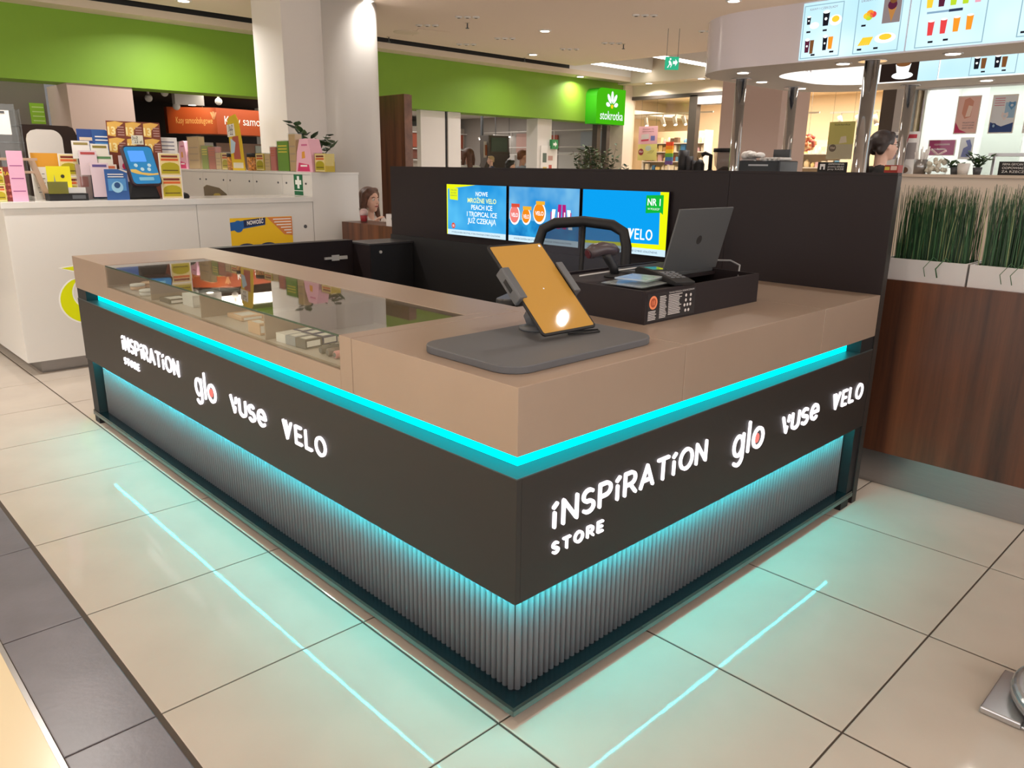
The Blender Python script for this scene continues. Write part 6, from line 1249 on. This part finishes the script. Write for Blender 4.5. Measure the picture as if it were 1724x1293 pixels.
# ------------------------------------------------------------------ people
def cone_cap(b, a, c, ra, rc):
    a, c = Vector(a), Vector(c); b.ball(a, ra, seg=12, rings=8); b.ball(c, rc, seg=12, rings=8)
    if (c - a).length > 1e-4: b.tube([a, c], [ra, rc], 12)
def fused(name, prims, mats, parent, voxel, smooth=4):
    """one continuous skin over all the limbs"""
    b = MB()
    for pr in prims:
        if pr[0] == 'cap': cone_cap(b, *pr[1:5])
        else: b.ball(pr[1], *pr[2], seg=16, rings=12)
    o = b.build(name, mats, parent, world=False)
    md = o.modifiers.new('r', 'REMESH'); md.mode = 'VOXEL'; md.voxel_size = voxel; md.use_smooth_shade = True
    sm = o.modifiers.new('s', 'SMOOTH'); sm.iterations = smooth; sm.factor = .5
    dg = bpy.context.evaluated_depsgraph_get(); dg.update(); me = bpy.data.meshes.new_from_object(o.evaluated_get(dg)); o.modifiers.clear(); old = o.data; o.data = me; bpy.data.meshes.remove(old)
    me.materials.clear()
    for m_ in mats: me.materials.append(m_)
    if len(mats) > 1:
        import numpy as np
        n = len(me.polygons); ce = np.empty(n*3); me.polygons.foreach_get('center', ce); ce = ce.reshape(-1, 3); best = np.full(n, 1e9); idx = np.zeros(n, dtype=np.int32)
        for q in prims:
            if q[0] == 'cap':
                a, c = np.array(q[1]), np.array(q[2]); d = c - a; L2 = max(1e-9, d @ d); t_ = np.clip((ce - a) @ d / L2, 0, 1); ds = np.linalg.norm(ce - a - t_[:, None]*d, axis=1) - (q[3] + (q[4] - q[3])*t_)
            else:
                r = np.array(q[2]); ds = (np.linalg.norm((ce - np.array(q[1]))/r, axis=1) - 1)*r.min()
            m_ = ds < best; best[m_] = ds[m_]; idx[m_] = q[-1]
        me.polygons.foreach_set('material_index', idx)
    for p in me.polygons: p.use_smooth = True
    return o
SKIN = mat('skin', 'd2a08a', .55); SKIN2 = mat('skin_pale', 'dcb09c', .55)
def head_prims(c, s=1., mi=0):
    x, y, z = c
    def e(dx, dy, dz, rx, ry, rz): return ('ell', (x + dx*s, y + dy*s, z + dz*s), (rx*s, ry*s, rz*s), mi)
    def k(a, b, ra, rb): return ('cap', (x + a[0]*s, y + a[1]*s, z + a[2]*s), (x + b[0]*s, y + b[1]*s, z + b[2]*s), ra*s, rb*s, mi)
    return [e(-.01, 0, .025, .098, .076, .095), e(.025, 0, -.02, .07, .064, .085), k((.055, 0, -.085), (.03, 0, -.07), .03, .045), k((.083, 0, .01), (.103, 0, -.022), .009, .014), k((.088, -.014, -.052), (.088, .014, -.052), .010, .010), k((.085, -.012, -.064), (.085, .012, -.064), .010, .010),
            k((.072, -.035, .028), (.078, -.012, .028), .013, .012), k((.072, .035, .028), (.078, .012, .028), .013, .012), e(.05, .042, -.022, .028, .022, .028), e(.05, -.042, -.022, .028, .022, .028), e(-.005, .078, -.002, .018, .010, .03), e(-.005, -.078, -.002, .018, .010, .03), k((-.02, 0, -.06), (-.02, 0, -.17), .048, .052)]
def hand_prims(w, d, n, s=1., mi=0, curl=.6):
    """palm at wrist w pointing along d; n = back-of-hand normal; fingers curl towards -n"""
    w, d, n = Vector(w), Vector(d).normalized(), Vector(n).normalized(); u = d.cross(n).normalized(); out = [('cap', w, w + d*.045*s, .02*s, .024*s, mi)]
    for q, (off, L) in enumerate(((-.027, .062), (-.009, .072), (.009, .068), (.027, .054))):
        r0 = w + d*.07*s + u*off*s; out.append(('cap', w + d*.03*s + u*off*.8*s, r0, .013*s, .0105*s, mi)); d2 = (d - n*curl).normalized(); r1 = r0 + d2*L*.5*s; d3 = (d2 - n*curl*1.3).normalized(); r2 = r1 + d3*L*.5*s; out += [('cap', r0, r1, .010*s, .009*s, mi), ('cap', r1, r2, .009*s, .0078*s, mi)]
    t0 = w + d*.02*s - u*.022*s; t1 = t0 + (d*.5 - u*.9 - n*.2).normalized()*.035*s; t2 = t1 + (d*.9 - u*.2 - n*.4).normalized()*.03*s; return out + [('cap', t0, t1, .013*s, .0115*s, mi), ('cap', t1, t2, .011*s, .009*s, mi)]
def stand_prims(s, arms=None, mi_top=1, mi_leg=2):
    p = [('cap', (0, -.06, .95), (0, -.05, 1.12), .125, .105, mi_top), ('cap', (0, .06, .95), (0, .05, 1.12), .125, .105, mi_top), ('cap', (0, -.06, 1.12), (-.01, -.08, 1.32), .105, .115, mi_top), ('cap', (0, .06, 1.12), (-.01, .08, 1.32), .105, .115, mi_top), ('cap', (-.015, -.14, 1.40), (-.015, .14, 1.40), .062, .062, mi_top)]
    arms = arms or [((0, -.19, 1.39), (-.03, -.24, 1.12), (.07, -.24, .89)), ((0, .19, 1.39), (-.03, .24, 1.12), (.07, .24, .89))]
    for i, (a, e, w) in enumerate(arms):
        sg = -1 if a[1] < 0 else 1; p += [('cap', a, e, .055, .043, mi_top), ('cap', e, w, .041, .029, mi_top)]; dd = Vector(w) - Vector(e); p += hand_prims(w, dd, (0, sg, 0), 1., 0, .35)
    for sg in (-1, 1): p += [('cap', (0, sg*.09, .92), (.02, sg*.10, .50), .095, .062, mi_leg), ('cap', (.02, sg*.10, .50), (-.02, sg*.10, .09), .06, .042, mi_leg), ('cap', (-.04, sg*.10, .045), (.14, sg*.11, .035), .045, .035, 3)]
    return p
def scalep(prims, s):
    o = []
    for q in prims:
        if q[0] == 'cap': o.append(('cap', tuple(Vector(q[1])*s), tuple(Vector(q[2])*s), q[3]*s, q[4]*s, q[5]))
        else: o.append(('ell', tuple(Vector(q[1])*s), tuple(a*s for a in q[2]), q[3]))
    return o
def face_bits(t, c, s, browm, lipm):
    x, y, z = c
    for sg in (-1, 1):
        e = MB(); e.ball((x + .078*s, y + sg*.031*s, z + .008*s), .0125*s, seg=10, rings=8); ey = e.build('eye', C2('e8e2de'), t, world=False)
        MB().ball((x + .0875*s, y + sg*.031*s, z + .008*s), .0045*s, .0062*s, .0062*s, seg=8, rings=6).build('iris', C2('33261e'), t, world=False)
        MB().tube([(x + .086*s, y + sg*.016*s, z + .028*s), (x + .086*s, y + sg*.034*s, z + .033*s), (x + .074*s, y + sg*.05*s, z + .026*s)], [.004*s, .0045*s, .003*s], 6).build('eyebrow', browm, t, world=False)
    MB().tube([(x + .09*s, y - .022*s, z - .058*s), (x + .0985*s, y, z - .057*s), (x + .09*s, y + .022*s, z - .058*s)], [.004*s, .0075*s, .004*s], 8).build('lips', lipm, t, world=False)
def person(label, loc, rz, s, top, leg, hairm, hair, skin=SKIN, arms=None, voxel=.014, face=True, top2=None, group=None):
    t = thing('person', label, 'person', loc, rz, group); hc = (.02*1, 0, 1.62)
    pr = scalep(stand_prims(s, arms) + head_prims(hc), s); fused('body', pr, [skin, top, leg, mat('dark_shoe', '2a2624', .5)], t, voxel*s)
    if face: face_bits(t, tuple(a*s for a in hc), s, hairm, C2('a8605a'))
    if hair: fused('hair', scalep(hair(hc), s), [hairm], t, voxel*.7*s, 3)
    return t, hc
def short_hair(c): x, y, z = c; return [('ell', (x - .022, y, z + .045), (.098, .083, .085), 0), ('cap', (x - .07, y - .03, z), (x - .07, y + .03, z - .02), .045, .04, 0), ('cap', (x + .045, y - .04, z + .095), (x + .045, y + .04, z + .095), .028, .028, 0)]
def long_hair(c):
    x, y, z = c; p = [('ell', (x - .025, y, z + .045), (.105, .09, .09), 0), ('cap', (x + .03, y - .05, z + .095), (x + .03, y + .05, z + .095), .03, .03, 0)]
    for sg in (-1, 1): p += [('cap', (x + .01, y + sg*.075, z + .06), (x - .01, y + sg*.09, z - .06), .035, .035, 0), ('cap', (x - .01, y + sg*.09, z - .06), (x + .02, y + sg*.10, z - .2), .035, .022, 0)]
    return p + [('cap', (x - .08, y, z + .02), (x - .09, y, z - .18), .06, .05, 0)]
def pony(c):
    x, y, z = c; return [('ell', (x - .03, y, z + .038), (.108, .089, .095), 0), ('cap', (x - .02, y - .07, z + .03), (x - .06, y - .06, z - .04), .03, .035, 0), ('cap', (x - .02, y + .07, z + .03), (x - .06, y + .06, z - .04), .03, .035, 0), ('cap', (x + .03, y - .04, z + .088), (x + .03, y + .04, z + .088), .03, .03, 0), ('cap', (x - .05, y - .055, z + .02), (x - .05, y + .055, z + .02), .04, .04, 0), ('ell', (x - .125, y, z + .03), (.035, .035, .035), 0), ('cap', (x - .125, y, z + .02), (x - .155, y, z - .08), .032, .034, 0), ('cap', (x - .155, y, z - .08), (x - .13, y + .01, z - .24), .034, .026, 0), ('cap', (x - .13, y + .01, z - .24), (x - .1, y + .02, z - .36), .026, .01, 0)]
HBR = mat('hair_auburn', '5a3826', .5, noise=.25, scale=40); HDK = mat('hair_dark_brown', '2a1c18', .45); HBK = mat('hair_black', '1c1614', .45); HRD = mat('hair_ginger', '7a4a30', .55); HBL = mat('hair_blond', 'b89a70', .55)
# seated woman with long auburn hair
hp = P(623, 337, y=5.45); rz = math.atan2(-.9, .18)
t = thing('person', 'seated woman with long auburn hair and pale top looking to the right, hand raised', 'person', (hp.x, hp.y, 0), rz)
hz = hp.z; c = (.0, 0, hz); k = hz - .16
pr = head_prims(c) + [('cap', (-.02, -.06, .55), (-.02, -.05, .75), .12, .10, 1), ('cap', (-.02, .06, .55), (-.02, .05, .75), .12, .10, 1), ('cap', (-.02, -.05, .75), (-.03, -.07, k - .12), .10, .105, 1), ('cap', (-.02, .05, .75), (-.03, .07, k - .12), .10, .105, 1), ('cap', (-.03, -.13, k - .04), (-.03, .13, k - .04), .055, .055, 1)]
for sg, el, wr_ in ((-1, (.16, -.22, k - .24), (.17, -.12, hz - .235)), (1, (.12, .24, k - .26), (.20, .06, hz - .27))):
    pr += [('cap', (-.02, sg*.17, k - .05), el, .05, .04, 1), ('cap', el, wr_, .038, .027, 1)]; pr += hand_prims(wr_, Vector((.35, sg*-.15, .75)), (-.6*sg*0 - .7, sg*.6, .4), 1, 0, .7)
for sg in (-1, 1): pr += [('cap', (0, sg*.09, .54), (.40, sg*.10, .52), .09, .06, 2), ('cap', (.40, sg*.10, .50), (.38, sg*.10, .09), .058, .04, 2), ('cap', (.36, sg*.10, .04), (.52, sg*.11, .035), .042, .034, 3)]
fused('body', pr, [SKIN2, mat('pale_top', 'd8cfc8', .8), mat('dark_jeans', '2c3040', .8), MATS.get('dark_shoe') or mat('dark_shoe', '2a2624', .5)], t, .0075, 3); face_bits(t, c, 1., HBR, C2('a04848')); fused('hair', long_hair(c), [HBR], t, .009, 3)
t = thing('cafe_chair', 'wooden cafe chair under the seated woman', 'chair', (hp.x, hp.y, 0), rz)
MB().box(-.2, .22, -.2, .2, .42, .448).build('seat', M_wood2, t, .004, world=False); MB().box(-.2, -.175, -.19, .19, .55, .85).build('backrest', M_wood2, t, .004, world=False)
for a in (-.18, .18):
    for b_ in (-.17, .17): MB().tube([(a, b_, 0), (a, b_, .42)], .015, 8).build('leg', M_gun, t, world=False)
    MB().tube([(-.187, a*.9, .44), (-.187, a*.9, .8)], .012, 8).build('back_post', M_gun, t, world=False)
yc = P(613, 372, x=2.7).y; t = thing('ice_cream_cup', 'clear cup with pink and red ice dessert on the planter ledge', 'cup', (2.7, yc, 1.03)); MB().lathe([(.03, 0), (.045, .125), (.043, .125), (.028, .005)], (2.7, yc, 1.03), 18).build('cup', GL_ACR, t); MB().lathe([(.027, .006), (.034, .06), (.001, .075)], (2.7, yc, 1.03), 14).build('red_ice', C2('c8404a'), t); MB().lathe([(.036, .062), (.04, .10), (.02, .118), (.001, .12)], (2.7, yc, 1.03), 14).build('pink_cream', C2('e8c4c4'), t)
# barista in profile
hp = P(1486, 246, x=5.7); rz = math.atan2(-.69, .72); sB = (hp.z - .12) / 1.62
t, hc = person('barista with dark ponytail, glasses and black shirt standing in profile behind the bar', (hp.x, hp.y, .12), rz, sB, mat('black_shirt', '221f20', .8), mat('black_trousers', '1c1b1c', .8), HDK, pony, SKIN2, voxel=.011)
x, y, z = (a*sB for a in hc)
for sg in (-1, 1): MB().tube([(x + (.098 + .0*i)*sB, y + (sg*.031 + .021*math.cos(i*math.pi/6))*sB, z + (.006 + .019*math.sin(i*math.pi/6))*sB) for i in range(13)], .0016, 5).build('glasses_rim', M_dark, t, world=False); MB().tube([(x + .095*sB, y + sg*.053*sB, z + .01*sB), (x - .0*sB, y + sg*.08*sB, z + .014*sB)], .0018, 5).build('glasses_arm', M_dark, t, world=False)
# shoppers
def shopper(label, px, py, yd, rz, top, leg, hm, hair, skin=SKIN, dz=0., face=True):
    hp = P(px, py, y=yd); s = (hp.z - dz) / 1.62; return person(label, (hp.x, yd, dz), rz, s, C2(top), C2(leg), hm, hair, skin, voxel=.016, face=face, group='shoppers in the supermarket')
shopper('bearded man with ginger hair and grey hoodie walking in the supermarket', 879, 264, 10.0, -.3, '8a9098', '3a4048', HRD, short_hair)
shopper('woman with black hair tied back in front of the grey hoodie man', 858, 280, 9.6, -.2, '5a3a3c', '2c2c34', HBK, short_hair, SKIN2)
shopper('tall dark-haired person with back turned between the shoppers', 850, 263, 11.2, 2.0, '2c2a30', '2a2a30', HBK, short_hair)
shopper('woman with brown hair and white coat at the left of the store opening', 789, 262, 10.0, 1.2, 'd8d4d0', '4a4a52', HBR, long_hair, SKIN2)
hp = P(827, 270, y=9.7); bh = .62
t = thing('checkout_table', 'grey packing table the small boy stands on', 'table', (hp.x, 9.7, 0)); sB = .64; zb = hp.z - 1.62*sB
bx('top', M_gun, t, hp.x - .3, hp.x + .3, 9.45, 9.95, zb - .03, zb, .004)
for a in (-.27, .24):
    for b_ in (9.48, 9.89): bx('leg', M_gun, t, hp.x + a, hp.x + a + .03, b_, b_ + .03, 0, zb - .03)
shopper('small blond boy in navy patterned shirt raised among the shoppers', 827, 270, 9.7, 2.6, '2a3458', '3a3a44', HBL, short_hair, SKIN2, dz=zb)
